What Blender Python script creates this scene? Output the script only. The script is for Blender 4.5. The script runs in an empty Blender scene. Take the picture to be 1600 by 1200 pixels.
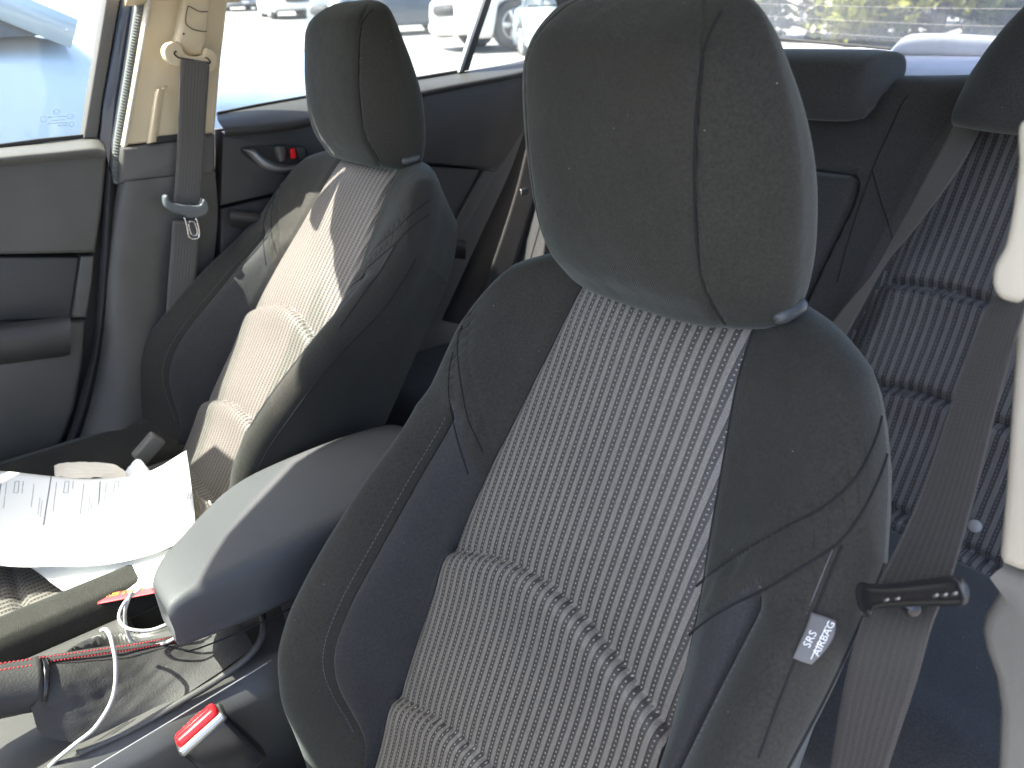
import bpy, bmesh, math, random
import numpy as np
from mathutils import Vector, Matrix
from mathutils.bvhtree import BVHTree
random.seed(7); rng = np.random.RandomState(3)
SC = bpy.context.scene
R_ = math.radians
ZC = 1.12                                  # lens height above the asphalt
# ------------------------------------------------------------------ camera
F = 1213.0
yaw, pitch, roll = R_(53.087), R_(25.567), R_(-2.846)
cy_, sy_, cp_, sp_ = math.cos(yaw), math.sin(yaw), math.cos(pitch), math.sin(pitch)
f0 = np.array([-sy_*cp_, cy_*cp_, -sp_]); r0 = np.array([cy_, sy_, 0.0]); u0 = np.cross(r0, f0)
cr_ = math.cos(roll)*r0+math.sin(roll)*u0; cu_ = -math.sin(roll)*r0+math.cos(roll)*u0
cam = bpy.data.objects.new('camera', bpy.data.cameras.new('camera'))
SC.collection.objects.link(cam)
cam.matrix_world = Matrix(((cr_[0], cu_[0], -f0[0], 0), (cr_[1], cu_[1], -f0[1], 0), (cr_[2], cu_[2], -f0[2], ZC), (0, 0, 0, 1)))
cam.data.sensor_width = 36; cam.data.lens = 36*F/1600
cam.data.clip_start = 0.02; cam.data.clip_end = 900
cam.data.dof.use_dof = True; cam.data.dof.focus_distance = 0.75; cam.data.dof.aperture_fstop = 9.0
SC.camera = cam
# ------------------------------------------------------------------ light
SUN = np.array([0.27, 0.60, -1.0]); SUN = SUN/np.linalg.norm(SUN)      # direction the light travels
elev = math.asin(-SUN[2]); az = math.atan2(-SUN[0], -SUN[1])           # towards the sun, clockwise from +Y
w = bpy.data.worlds.new('World'); SC.world = w; w.use_nodes = True
nt = w.node_tree; bg = nt.nodes['Background']
sky = nt.nodes.new('ShaderNodeTexSky'); sky.sky_type = 'NISHITA'; sky.sun_disc = False
sky.sun_elevation = elev; sky.sun_rotation = az; sky.dust_density = 3.0; sky.air_density = .7
nt.links.new(sky.outputs[0], bg.inputs[0]); bg.inputs[1].default_value = 0.13
sl = bpy.data.lights.new('sun', 'SUN'); sl.energy = 3.4; sl.angle = R_(0.55); sl.color = (1, .95, .86)
so = bpy.data.objects.new('sun', sl); SC.collection.objects.link(so)
so.rotation_euler = Vector(SUN).to_track_quat('-Z', 'Y').to_euler(); so.location = (-3, -4, 8)
SC.view_settings.view_transform = 'Standard'; SC.view_settings.look = 'None'
SC.view_settings.exposure = 2.75; SC.view_settings.gamma = 1
SC.cycles.max_bounces = 10; SC.cycles.diffuse_bounces = 5; SC.cycles.transparent_max_bounces = 16

# ------------------------------------------------------------------ geometry from sight lines (camera space = world minus ZC)
def ray(p): return f0+(p[0]-800)/F*cr_+(600-p[1])/F*cu_
def onX(p, x): d = ray(p); return d*(x/d[0])
def onY(p, y): d = ray(p); return d*(y/d[1])
def onZ(p, z): d = ray(p); return d*(z/d[2])
def onP(p, O, N): d = ray(p); return d*(np.dot(O, N)/np.dot(d, N))
def A(*a): return np.array(a, float)

def thing(name, label, cat, base, group=None, kind=None):
    o = bpy.data.objects.new(name, None); SC.collection.objects.link(o)
    o.empty_display_size = .05; o.location = (base[0], base[1], base[2]+ZC)
    if kind: o['kind'] = kind
    o['label'] = label; o['category'] = cat
    if group: o['group'] = group
    return o
def base_of(p):
    b = np.zeros(3)
    while p is not None:
        b += np.array(p.location); p = p.parent
    b[2] -= ZC
    return b
def mesh_obj(name, V, Fc, m, parent=None, smooth=True, local=False, ang=None, base=None):
    V = np.asarray(V, float)
    if parent is not None and not local: V = V-base_of(parent)
    if parent is None and base is None: base = np.array([V[:, 0].mean(), V[:, 1].mean(), V[:, 2].min()])
    if parent is None: V = V-base
    me = bpy.data.meshes.new(name); me.from_pydata(V.tolist(), [], [tuple(int(i) for i in f) for f in Fc]); me.validate()
    me.update()
    if smooth: me.polygons.foreach_set('use_smooth', [True]*len(me.polygons))
    o = bpy.data.objects.new(name, me); SC.collection.objects.link(o)
    if m is not None: me.materials.append(m)
    if parent is not None: o.parent = parent
    else: o.location = (base[0], base[1], base[2]+ZC)
    if ang is not None:
        bm = bmesh.new(); bm.from_mesh(me)
        for e in bm.edges:
            if len(e.link_faces) == 2 and e.calc_face_angle(0) > ang: e.smooth = False
        bm.to_mesh(me); bm.free()
    return o
def tag(o, label, cat, group=None):
    o['label'] = label; o['category'] = cat
    if group: o['group'] = group
    return o
def cr(P, n, closed=False):
    """Catmull-Rom resample to n points, even in arc length"""
    P = [np.asarray(p, float) for p in P]; m = len(P)
    if m == 2 and not closed: return np.array([P[0]+(P[1]-P[0])*t for t in np.linspace(0, 1, n)])
    out = []
    segs = m if closed else m-1
    for i in range(segs):
        if closed: a, b, c, d = P[(i-1) % m], P[i], P[(i+1) % m], P[(i+2) % m]
        else: a, b, c, d = (P[i-1] if i > 0 else 2*P[0]-P[1]), P[i], P[i+1], (P[i+2] if i+2 < m else 2*P[-1]-P[-2])
        for t in np.arange(12)/12.:
            out.append(.5*((2*b)+(-a+c)*t+(2*a-5*b+4*c-d)*t*t+(-a+3*b-3*c+d)*t**3))
    out.append(P[0] if closed else P[-1]); out = np.array(out)
    L = np.concatenate([[0], np.cumsum(np.linalg.norm(np.diff(out, axis=0), axis=1))])
    q = np.linspace(0, L[-1], n+1)[:-1] if closed else np.linspace(0, L[-1], n)
    return np.stack([np.interp(q, L, out[:, k]) for k in range(out.shape[1])], 1)
def grid_faces(nr, nc, closed=False, off=0):
    fs = []
    for i in range(nr-1):
        for j in range(nc if closed else nc-1):
            k = (j+1) % nc
            fs.append((off+i*nc+j, off+i*nc+k, off+(i+1)*nc+k, off+(i+1)*nc+j))
    return fs
def loft(name, rows, m, parent=None, nu=24, nv=24, closed=False, caps=False, thick=0, disp=None, base=None):
    rows = [cr(r, nu, closed) for r in rows]
    cols = [cr([r[j] for r in rows], nv) for j in range(nu)] if nv else None
    G = np.array(cols).transpose(1, 0, 2) if nv else np.array(rows)
    if disp: G = disp(G)
    nr = G.shape[0]; V = G.reshape(-1, 3); fs = grid_faces(nr, nu, closed)
    if caps:
        fs.append(tuple(range(nu))[::-1]); fs.append(tuple((nr-1)*nu+j for j in range(nu)))
    o = mesh_obj(name, V, fs, m, parent, ang=R_(60) if caps else None, base=base)
    if thick:
        s = o.modifiers.new('t', 'SOLIDIFY'); s.thickness = thick; s.offset = 0
    return o
def tube_geo(P, r, k=8, caps=True):
    P = np.asarray(P, float); n = len(P)
    T = np.gradient(P, axis=0); T /= np.linalg.norm(T, axis=1)[:, None]+1e-12
    up = A(0, 0, 1) if abs(T[0][2]) < .9 else A(1, 0, 0)
    V = []; a = np.cross(T[0], up); a /= np.linalg.norm(a)
    for i in range(n):
        a = a-np.dot(a, T[i])*T[i]; a /= np.linalg.norm(a)+1e-12; b = np.cross(T[i], a)
        rr = r[i] if hasattr(r, '__len__') else r
        for j in range(k):
            t = 2*math.pi*j/k; V.append(P[i]+rr*(math.cos(t)*a+math.sin(t)*b))
    fs = grid_faces(n, k, True)
    if caps: fs += [tuple(range(k))[::-1], tuple((n-1)*k+j for j in range(k))]
    return V, fs
def tube(name, P, r, m, parent=None, k=8, local=False, base=None):
    V, fs = tube_geo(P, r, k); return mesh_obj(name, V, fs, m, parent, local=local, base=base)
def plate(name, pts, n, thick, m, parent=None, bevel=.004, seg=3, base=None):
    """polygon pts (front face) extruded along -n by thick, front edges bevelled"""
    n = np.asarray(n, float); n /= np.linalg.norm(n)
    bm = bmesh.new(); b0 = base_of(parent) if parent else (base if base is not None else np.asarray(pts[0], float))
    vs = [bm.verts.new(Vector(np.asarray(p, float)-b0)) for p in pts]
    f = bm.faces.new(vs); f.normal_update()
    if f.normal.dot(Vector(n)) < 0: f.normal_flip()
    r = bmesh.ops.extrude_face_region(bm, geom=[f])
    nf = [g for g in r['geom'] if isinstance(g, bmesh.types.BMFace)][0]
    # extruded face becomes the back
    for v in nf.verts: v.co -= Vector(n*thick)
    bm.faces.ensure_lookup_table()
    front = [g for g in bm.faces if all(any((v.co-w.co).length < 1e-7 for w in vs) for v in g.verts)]
    if not front:
        front = [bm.faces.new(vs)]
    bmesh.ops.recalc_face_normals(bm, faces=bm.faces[:])
    if bevel:
        es = [e for e in front[0].edges]
        bmesh.ops.bevel(bm, geom=es, offset=bevel, segments=seg, affect='EDGES', profile=.5)
    for g in bm.faces: g.smooth = True
    for e in bm.edges:
        if len(e.link_faces) == 2 and e.calc_face_angle(0) > R_(40): e.smooth = False
    me = bpy.data.meshes.new(name); bm.to_mesh(me); bm.free(); me.materials.append(m)
    o = bpy.data.objects.new(name, me); SC.collection.objects.link(o)
    if parent: o.parent = parent
    else: o.location = (b0[0], b0[1], b0[2]+ZC)
    return o
def pX(name, px, x, thick, m, parent=None, bevel=.004, side=1, smooth=0):
    """plate on the plane x=const; entries are pixels, or ('yz', y, z)"""
    P = [A(x, p[1], p[2]) if isinstance(p[0], str) else onX(p, x) for p in px]
    if smooth: P = list(cr(P, smooth, True))
    return plate(name, P, (side, 0, 0), thick, m, parent, bevel)
def rbox(name, c, size, m, parent=None, bevel=.003, rot=None, base=None, seg=3):
    bm = bmesh.new(); bmesh.ops.create_cube(bm, size=1)
    for v in bm.verts: v.co = Vector((v.co.x*size[0], v.co.y*size[1], v.co.z*size[2]))
    if bevel: bmesh.ops.bevel(bm, geom=bm.edges[:], offset=bevel, segments=seg, affect='EDGES', profile=.5)
    M = rot if rot is not None else Matrix.Identity(3)
    c = np.asarray(c, float)
    b0 = base_of(parent) if parent else (base if base is not None else c)
    for v in bm.verts: v.co = M @ v.co + Vector(c-b0)
    for g in bm.faces: g.smooth = True
    for e in bm.edges:
        if len(e.link_faces) == 2 and e.calc_face_angle(0) > R_(40): e.smooth = False
    me = bpy.data.meshes.new(name); bm.to_mesh(me); bm.free(); me.materials.append(m)
    o = bpy.data.objects.new(name, me); SC.collection.objects.link(o)
    if parent: o.parent = parent
    else: o.location = (b0[0], b0[1], b0[2]+ZC)
    return o
def frame3(xa, ya):
    xa = np.asarray(xa, float)/np.linalg.norm(xa); za = np.cross(xa, ya); za /= np.linalg.norm(za); ya = np.cross(za, xa)
    return Matrix(((xa[0], ya[0], za[0]), (xa[1], ya[1], za[1]), (xa[2], ya[2], za[2])))
def merge(parts):
    V = []; Fs = []
    for v, f in parts:
        o = len(V); V += [tuple(x) for x in v]; Fs += [tuple(i+o for i in g) for g in f]
    return V, Fs
def noise2(x, y, s, seed=0):
    """cheap smooth noise from a few sines"""
    r = np.random.RandomState(seed); o = 0
    for k in range(6):
        a = r.rand()*6.28; fr = s*(.6+r.rand()*1.6); o = o+np.sin((x*math.cos(a)+y*math.sin(a))*fr+r.rand()*6.28)
    return o/6

# ------------------------------------------------------------------ materials
def newmat(name):
    m = bpy.data.materials.new(name); m.use_nodes = True; t = m.node_tree
    return m, t, t.nodes['Principled BSDF'], t.nodes['Material Output']
def N_(t, typ, **k):
    n = t.nodes.new(typ)
    for a, b in k.items():
        if a.startswith('i_'): n.inputs[a[2:]].default_value = b
        else: setattr(n, a, b)
    return n
def math_(t, op, a, b=None, c=None):
    n = t.nodes.new('ShaderNodeMath'); n.operation = op
    for i, v in enumerate((a, b, c)):
        if v is None: continue
        if isinstance(v, (int, float)): n.inputs[i].default_value = v
        else: t.links.new(v, n.inputs[i])
    return n.outputs[0]
def basic(name, col, rough=.6, metal=0, grain=None, gs=.15, var=.12, vscale=12, specks=0, sheen=0, spec=.5, coat=0):
    m, t, b, o = newmat(name); L = t.links
    b.inputs['Roughness'].default_value = rough; b.inputs['Metallic'].default_value = metal
    b.inputs['Specular IOR Level'].default_value = spec; b.inputs['Coat Weight'].default_value = coat
    tc = N_(t, 'ShaderNodeTexCoord').outputs['Object']
    nz = N_(t, 'ShaderNodeTexNoise', i_Scale=vscale, i_Detail=5.); L.new(tc, nz.inputs['Vector'])
    mr = N_(t, 'ShaderNodeMapRange'); mr.inputs[3].default_value = 1-var; mr.inputs[4].default_value = 1+var
    mr.inputs[1].default_value = .3; mr.inputs[2].default_value = .7
    L.new(nz.outputs[0], mr.inputs[0])
    mx = N_(t, 'ShaderNodeMix', data_type='RGBA', blend_type='MULTIPLY'); mx.inputs[0].default_value = 1
    mx.inputs[6].default_value = (*col, 1); L.new(mr.outputs[0], mx.inputs[7]); colout = mx.outputs[2]
    if specks:
        vn = N_(t, 'ShaderNodeTexVoronoi', i_Scale=120.); L.new(tc, vn.inputs['Vector'])
        pick = N_(t, 'ShaderNodeSeparateColor'); L.new(vn.outputs['Color'], pick.inputs[0])
        a = math_(t, 'LESS_THAN', vn.outputs['Distance'], .085); bb = math_(t, 'GREATER_THAN', pick.outputs[0], 1-specks)
        k = math_(t, 'MULTIPLY', a, bb)
        m2 = N_(t, 'ShaderNodeMix', data_type='RGBA'); L.new(k, m2.inputs[0]); L.new(colout, m2.inputs[6]); m2.inputs[7].default_value = (.35, .36, .34, 1); colout = m2.outputs[2]
    L.new(colout, b.inputs['Base Color'])
    if sheen:
        b.inputs['Sheen Weight'].default_value = sheen; b.inputs['Sheen Roughness'].default_value = .5
        b.inputs['Sheen Tint'].default_value = (.85, .95, .93, 1)
    if grain:
        g = N_(t, 'ShaderNodeTexNoise', i_Scale=float(grain), i_Detail=3.); L.new(tc, g.inputs['Vector'])
        bp = N_(t, 'ShaderNodeBump'); bp.inputs['Strength'].default_value = gs; bp.inputs['Distance'].default_value = .0006
        L.new(g.outputs[0], bp.inputs['Height']); L.new(bp.outputs[0], b.inputs['Normal'])
    return m
def fabric(name, col, sheen=.25, twill=True, wr=.5, rough=.95, spec=.12):
    m, t, b, o = newmat(name); L = t.links
    b.inputs['Roughness'].default_value = rough; b.inputs['Specular IOR Level'].default_value = spec
    b.inputs['Sheen Weight'].default_value = sheen; b.inputs['Sheen Roughness'].default_value = .45
    b.inputs['Sheen Tint'].default_value = (.84, .96, .95, 1)
    tc = N_(t, 'ShaderNodeTexCoord').outputs['Object']; sp = N_(t, 'ShaderNodeSeparateXYZ'); L.new(tc, sp.inputs[0])
    nz = N_(t, 'ShaderNodeTexNoise', i_Scale=9., i_Detail=6., i_Roughness=.6); L.new(tc, nz.inputs['Vector'])
    n2 = N_(t, 'ShaderNodeTexNoise', i_Scale=420., i_Detail=2.); L.new(tc, n2.inputs['Vector'])
    mr = N_(t, 'ShaderNodeMapRange'); mr.inputs[1].default_value = .3; mr.inputs[2].default_value = .7
    mr.inputs[3].default_value = .86; mr.inputs[4].default_value = 1.14; L.new(nz.outputs[0], mr.inputs[0])
    m3 = N_(t, 'ShaderNodeMapRange'); m3.inputs[1].default_value = .3; m3.inputs[2].default_value = .7
    m3.inputs[3].default_value = .8; m3.inputs[4].default_value = 1.2; L.new(n2.outputs[0], m3.inputs[0])
    k = math_(t, 'MULTIPLY', mr.outputs[0], m3.outputs[0])
    mx = N_(t, 'ShaderNodeMix', data_type='RGBA', blend_type='MULTIPLY'); mx.inputs[0].default_value = 1
    mx.inputs[6].default_value = (*col, 1); L.new(k, mx.inputs[7]); colout = mx.outputs[2]
    # lint
    for sc_, th, pr_, c_ in ((170., .07, .035, (.30, .31, .29, 1)), (60., .016, .05, (.4, .4, .38, 1))):
        vn = N_(t, 'ShaderNodeTexVoronoi', i_Scale=sc_); L.new(tc, vn.inputs['Vector'])
        pick = N_(t, 'ShaderNodeSeparateColor'); L.new(vn.outputs['Color'], pick.inputs[0])
        kk = math_(t, 'MULTIPLY', math_(t, 'LESS_THAN', vn.outputs['Distance'], th), math_(t, 'GREATER_THAN', pick.outputs[0], 1-pr_))
        m2 = N_(t, 'ShaderNodeMix', data_type='RGBA'); L.new(kk, m2.inputs[0]); L.new(colout, m2.inputs[6]); m2.inputs[7].default_value = c_; colout = m2.outputs[2]
    L.new(colout, b.inputs['Base Color'])
    # twill + soft wrinkles
    u = math_(t, 'ADD', sp.outputs[0], sp.outputs[1]); d = math_(t, 'ADD', math_(t, 'MULTIPLY', u, 2600.), math_(t, 'MULTIPLY', sp.outputs[2], 3600.))
    tw = math_(t, 'SINE', d)
    bp = N_(t, 'ShaderNodeBump'); bp.inputs['Strength'].default_value = .35; bp.inputs['Distance'].default_value = .0003; L.new(tw, bp.inputs['Height'])
    n4 = N_(t, 'ShaderNodeTexNoise', i_Scale=16., i_Detail=3.); L.new(tc, n4.inputs['Vector'])
    b2 = N_(t, 'ShaderNodeBump'); b2.inputs['Strength'].default_value = wr; b2.inputs['Distance'].default_value = .006; L.new(n4.outputs[0], b2.inputs['Height'])
    L.new(bp.outputs[0], b2.inputs['Normal']); L.new(b2.outputs[0], b.inputs['Normal'])
    return m
def striped(name, pitch, light, dark, dot, dotp=.0042, axis=0, along=2, duty=.47, bump=1., sheen=.2):
    """woven rib cloth: light ribs and dark recessed bands with a row of light dots"""
    m, t, b, o = newmat(name); L = t.links
    b.inputs['Roughness'].default_value = .5; b.inputs['Specular IOR Level'].default_value = .4
    b.inputs['Sheen Weight'].default_value = sheen; b.inputs['Sheen Roughness'].default_value = .4
    tc = N_(t, 'ShaderNodeTexCoord').outputs['Object']; sp = N_(t, 'ShaderNodeSeparateXYZ'); L.new(tc, sp.inputs[0])
    x = math_(t, 'MULTIPLY', sp.outputs[axis], 1/pitch); fx = math_(t, 'FRACT', math_(t, 'ADD', x, 100.))
    tri = math_(t, 'ABSOLUTE', math_(t, 'SUBTRACT', fx, .5))             # 0 centre of the dark band, .5 centre of the rib
    rib = N_(t, 'ShaderNodeMapRange', interpolation_type='SMOOTHSTEP'); L.new(tri, rib.inputs[0])
    rib.inputs[1].default_value = duty/2-.03; rib.inputs[2].default_value = duty/2+.05
    z = math_(t, 'MULTIPLY', sp.outputs[along], 1/dotp); fz = math_(t, 'ABSOLUTE', math_(t, 'SUBTRACT', math_(t, 'FRACT', math_(t, 'ADD', z, 100.)), .5))
    dx = math_(t, 'MULTIPLY', math_(t, 'SUBTRACT', fx, .5), pitch/dotp); d2 = math_(t, 'SQRT', math_(t, 'ADD', math_(t, 'POWER', math_(t, 'ABSOLUTE', dx), 2.), math_(t, 'POWER', fz, 2.)))
    dots = N_(t, 'ShaderNodeMapRange', interpolation_type='SMOOTHSTEP'); L.new(d2, dots.inputs[0]); dots.inputs[1].default_value = .23; dots.inputs[2].default_value = .12
    dots.inputs[3].default_value = 0; dots.inputs[4].default_value = 1
    # fine weft lines inside the dark band
    weft = math_(t, 'ADD', math_(t, 'MULTIPLY', math_(t, 'SINE', math_(t, 'MULTIPLY', sp.outputs[along], 2*math.pi/.0021)), .07), 1.)
    nz = N_(t, 'ShaderNodeTexNoise', i_Scale=700., i_Detail=2.); L.new(tc, nz.inputs['Vector'])
    nb = N_(t, 'ShaderNodeTexNoise', i_Scale=8., i_Detail=4.); L.new(tc, nb.inputs['Vector'])
    k = math_(t, 'MULTIPLY', math_(t, 'ADD', nz.outputs[0], .5), math_(t, 'ADD', math_(t, 'MULTIPLY', nb.outputs[0], .5), .75))
    mx = N_(t, 'ShaderNodeMix', data_type='RGBA'); L.new(rib.outputs[0], mx.inputs[0]); mx.inputs[6].default_value = (*dark, 1); mx.inputs[7].default_value = (*light, 1)
    m1 = N_(t, 'ShaderNodeMix', data_type='RGBA', blend_type='MULTIPLY'); m1.inputs[0].default_value = 1; L.new(mx.outputs[2], m1.inputs[6]); L.new(math_(t, 'MULTIPLY', k, weft), m1.inputs[7])
    m2 = N_(t, 'ShaderNodeMix', data_type='RGBA'); L.new(dots.outputs[0], m2.inputs[0]); L.new(m1.outputs[2], m2.inputs[6]); m2.inputs[7].default_value = (*dot, 1)
    L.new(m2.outputs[2], b.inputs['Base Color'])
    h = math_(t, 'ADD', math_(t, 'ADD', rib.outputs[0], math_(t, 'MULTIPLY', dots.outputs[0], .5)), math_(t, 'MULTIPLY', nz.outputs[0], .15))
    bp = N_(t, 'ShaderNodeBump'); bp.inputs['Strength'].default_value = bump; bp.inputs['Distance'].default_value = .0012; L.new(h, bp.inputs['Height']); L.new(bp.outputs[0], b.inputs['Normal'])
    return m
def webbing(name, col, pitch=.0045, axis=0):
    m, t, b, o = newmat(name); L = t.links
    b.inputs['Roughness'].default_value = .6; b.inputs['Specular IOR Level'].default_value = .35; b.inputs['Sheen Weight'].default_value = .15
    uv = N_(t, 'ShaderNodeUVMap').outputs[0]; sp = N_(t, 'ShaderNodeSeparateXYZ'); L.new(uv, sp.inputs[0])
    a = math_(t, 'SINE', math_(t, 'MULTIPLY', sp.outputs[0], 2*math.pi*9)); 
    chev = math_(t, 'ADD', math_(t, 'MULTIPLY', sp.outputs[1], 2*math.pi/.0022), math_(t, 'MULTIPLY', math_(t, 'ABSOLUTE', a), 3.))
    c = math_(t, 'SINE', chev); h = math_(t, 'ADD', math_(t, 'MULTIPLY', a, .5), math_(t, 'MULTIPLY', c, .6))
    k = math_(t, 'ADD', math_(t, 'MULTIPLY', h, .16), 1.)
    mx = N_(t, 'ShaderNodeMix', data_type='RGBA', blend_type='MULTIPLY'); mx.inputs[0].default_value = 1; mx.inputs[6].default_value = (*col, 1); L.new(k, mx.inputs[7])
    L.new(mx.outputs[2], b.inputs['Base Color'])
    bp = N_(t, 'ShaderNodeBump'); bp.inputs['Strength'].default_value = .6; bp.inputs['Distance'].default_value = .0004; L.new(h, bp.inputs['Height']); L.new(bp.outputs[0], b.inputs['Normal'])
    return m
def glass(name, dust=.05, tint=(.93, .97, .95), gloss=.06):
    m, t, b, o = newmat(name); L = t.links; t.nodes.remove(b)
    tr = N_(t, 'ShaderNodeBsdfTransparent'); tr.inputs[0].default_value = (*tint, 1)
    gl = N_(t, 'ShaderNodeBsdfGlossy'); gl.inputs['Roughness'].default_value = .02
    df = N_(t, 'ShaderNodeBsdfTranslucent'); df.inputs[0].default_value = (.9, .93, .95, 1)
    d2 = N_(t, 'ShaderNodeBsdfDiffuse'); d2.inputs[0].default_value = (.85, .88, .9, 1)
    ad = N_(t, 'ShaderNodeMixShader'); ad.inputs[0].default_value = .5; L.new(df.outputs[0], ad.inputs[1]); L.new(d2.outputs[0], ad.inputs[2])
    tc = N_(t, 'ShaderNodeTexCoord').outputs['Object']
    nz = N_(t, 'ShaderNodeTexNoise', i_Scale=5., i_Detail=4.); L.new(tc, nz.inputs['Vector'])
    vn = N_(t, 'ShaderNodeTexVoronoi', i_Scale=45.); L.new(tc, vn.inputs['Vector'])
    pk = N_(t, 'ShaderNodeSeparateColor'); L.new(vn.outputs['Color'], pk.inputs[0])
    sp = math_(t, 'MULTIPLY', math_(t, 'LESS_THAN', vn.outputs['Distance'], .06), math_(t, 'GREATER_THAN', pk.outputs[1], .86))
    du = math_(t, 'ADD', math_(t, 'MULTIPLY', nz.outputs[0], dust*2), math_(t, 'MULTIPLY', sp, .35))
    a = N_(t, 'ShaderNodeMixShader'); L.new(du, a.inputs[0]); L.new(tr.outputs[0], a.inputs[1]); L.new(ad.outputs[0], a.inputs[2])
    c = N_(t, 'ShaderNodeMixShader'); c.inputs[0].default_value = gloss; L.new(a.outputs[0], c.inputs[1]); L.new(gl.outputs[0], c.inputs[2])
    L.new(c.outputs[0], o.inputs[0]); return m

M = {}
M['cloth'] = fabric('black_cloth', (.030, .0285, .0245), sheen=.2, spec=.16, rough=.75)
M['cloth2'] = fabric('charcoal_cloth', (.030, .0295, .0305), sheen=.16, spec=.22, rough=.65)
M['stripe'] = striped('rib_cloth', .0097, (.160, .146, .128), (.044, .040, .036), (.30, .285, .26))
M['stripe_rear'] = striped('rib_cloth_rear', .0125, (.085, .084, .085), (.030, .030, .032), (.11, .11, .11), dotp=.005)
M['stripe_c'] = striped('rib_cloth_cushion', .0097, (.160, .146, .128), (.044, .040, .036), (.30, .285, .26), along=1)
M['seam'] = basic('seam_shade_and_piping', (.008, .008, .009), .9)  # near-black so seam tubes imitate the shade in sewn grooves
M['thread'] = basic('grey_thread', (.10, .105, .11), .8)
M['plastic'] = basic('dark_plastic', (.038, .037, .036), .55, grain=900, gs=.25)
M['plastic_b'] = basic('warm_grey_plastic', (.076, .073, .067), .55, grain=900, gs=.3)
M['plastic_g'] = basic('black_gloss_plastic', (.012, .012, .014), .22)
M['armleather'] = basic('armrest_vinyl', (.062, .064, .067), .62, grain=700, gs=.5, var=.08)
M['leather'] = basic('gaiter_leather', (.038, .036, .034), .68, grain=500, gs=.8)
M['console'] = basic('console_plastic', (.075, .072, .068), .38, grain=800, gs=.3)
M['beige'] = basic('beige_trim', (.52, .44, .30), .6, grain=800, gs=.2, var=.04)
M['beige_l'] = basic('ivory_trim', (.50, .465, .385), .55, grain=800, gs=.15, var=.04)
M['greytrim'] = basic('grey_trim', (.17, .165, .15), .6, grain=600, gs=.3, var=.06)
M['headliner'] = basic('headliner', (.50, .46, .38), .95, grain=300, gs=.3)
M['web'] = webbing('seat_belt_webbing', (.024, .022, .0215)); M['web_l'] = webbing('seat_belt_webbing_grey', (.085, .080, .074))
M['rubber'] = basic('rubber', (.015, .015, .016), .7)
M['seal'] = basic('ribbed_seal', (.16, .17, .165), .8, grain=200, gs=.4)
M['bodyblue'] = basic('dark_blue_paint', (.012, .022, .045), .25, coat=.6)
M['chrome'] = basic('satin_metal', (.62, .62, .62), .22, metal=1, var=.03)
M['steel'] = basic('steel', (.45, .45, .44), .35, metal=1)
M['silver'] = basic('silver_plastic', (.38, .38, .38), .3, metal=.7, var=.04)
M['red'] = basic('red_plastic', (.75, .015, .02), .3, var=.03)
M['redthread'] = basic('red_thread', (.45, .03, .04), .8)
M['cable'] = basic('cable_grey', (.42, .42, .40), .4, var=.03)
M['paper'] = basic('paper', (.80, .80, .77), .8, var=.03)
M['ink'] = basic('print_ink', (.25, .26, .27), .8)
M['tissue'] = basic('crumpled_paper', (.72, .66, .55), .85)
M['leaf_red'] = basic('red_print', (.75, .04, .05), .5)
M['yellow'] = basic('yellow_print', (.9, .45, .02), .5)
M['label'] = basic('label_grey', (.13, .128, .13), .7, grain=900)
M['white_ink'] = basic('white_print', (.8, .8, .8), .7)
M['mark'] = basic('etched_mark', (.12, .14, .15), .6)
M['shelf'] = basic('parcel_shelf', (.42, .44, .50), .9, grain=300, gs=.3)  # pale tone imitates sun lying on the shelf
M['glass'] = glass('door_glass', .03, gloss=.025); M['glass_r'] = glass('rear_glass', .10)
M['windshield'] = glass('windshield_glass', .01)
M['carpet'] = basic('carpet', (.02, .02, .021), 1, grain=400, gs=.8)

# ------------------------------------------------------------------ driver's seat geometry (seat frame: u across, v up the back, w forward)
REC = R_(25.7)
DO = A(-.411, .461, -.219); UU = A(1, 0, 0); VV = A(0, math.sin(REC), math.cos(REC)); NN = A(0, -math.cos(REC), math.sin(REC))
def S2L(P):  # camera space -> seat local mesh coords (X=u, Y=-w, Z=v)
    q = np.asarray(P)-DO; return A(q@UU, -(q@NN), q@VV)
def interp(x, xs, ys): return np.interp(x, xs, ys)
HW_ = np.array([.06, .12, .2, .24, .2, .12, .06])
def sint(x, xs, ys, h=.016): return float(np.interp(x+h*np.array([-1.5, -1, -.5, 0, .5, 1, 1.5]), xs, ys)@HW_)
sh1 = [(.10, -.205), (.125, -.192), (.156, -.150), (.189, -.105), (.204, -.075), (.215, -.031), (.235, .05)]
def u_at(sa, v):
    ui = sint(-v, [-.04, 0, .05, .10, .15, .20, .30, .40, .50, .60, .70], [.088, .090, .097, .108, .118, .130, .146, .155, .159, .160, .160])
    us = sint(-v, [-.02, .0, .1, .2, .3, .40, .46, .50, .535, .56, .70], [.180, .182, .183, .184, .187, .192, .195, .187, .170, .1625, .162])
    uo = sint(-v, [-.04, .0, .045, .078, .12, .2, .3, .4, .48, .54, .60, .70], [.225, .226, .232, .235, .238, .241, .246, .250, .250, .246, .236, .21])
    if sa <= .42: return ui*sa/.42
    if sa <= .75: return ui+(us-ui)*(sa-.42)/.33
    return us+(uo-us)*(sa-.75)/.25
def vtop(sa): return sint(sa, [0, .42, .5, .6, .68, .75, .82, .9, .96, 1.0], [.036, .033, .030, .022, .011, -.001, -.018, -.047, -.081, -.118], .035)-.10*max(0, sa-.96)/.04*.06
def groove1(u): return -.262-.043*(abs(u)/.146)**1.8
def groove2(u): return -.443-.042*(abs(u)/.16)**1.8
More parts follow.
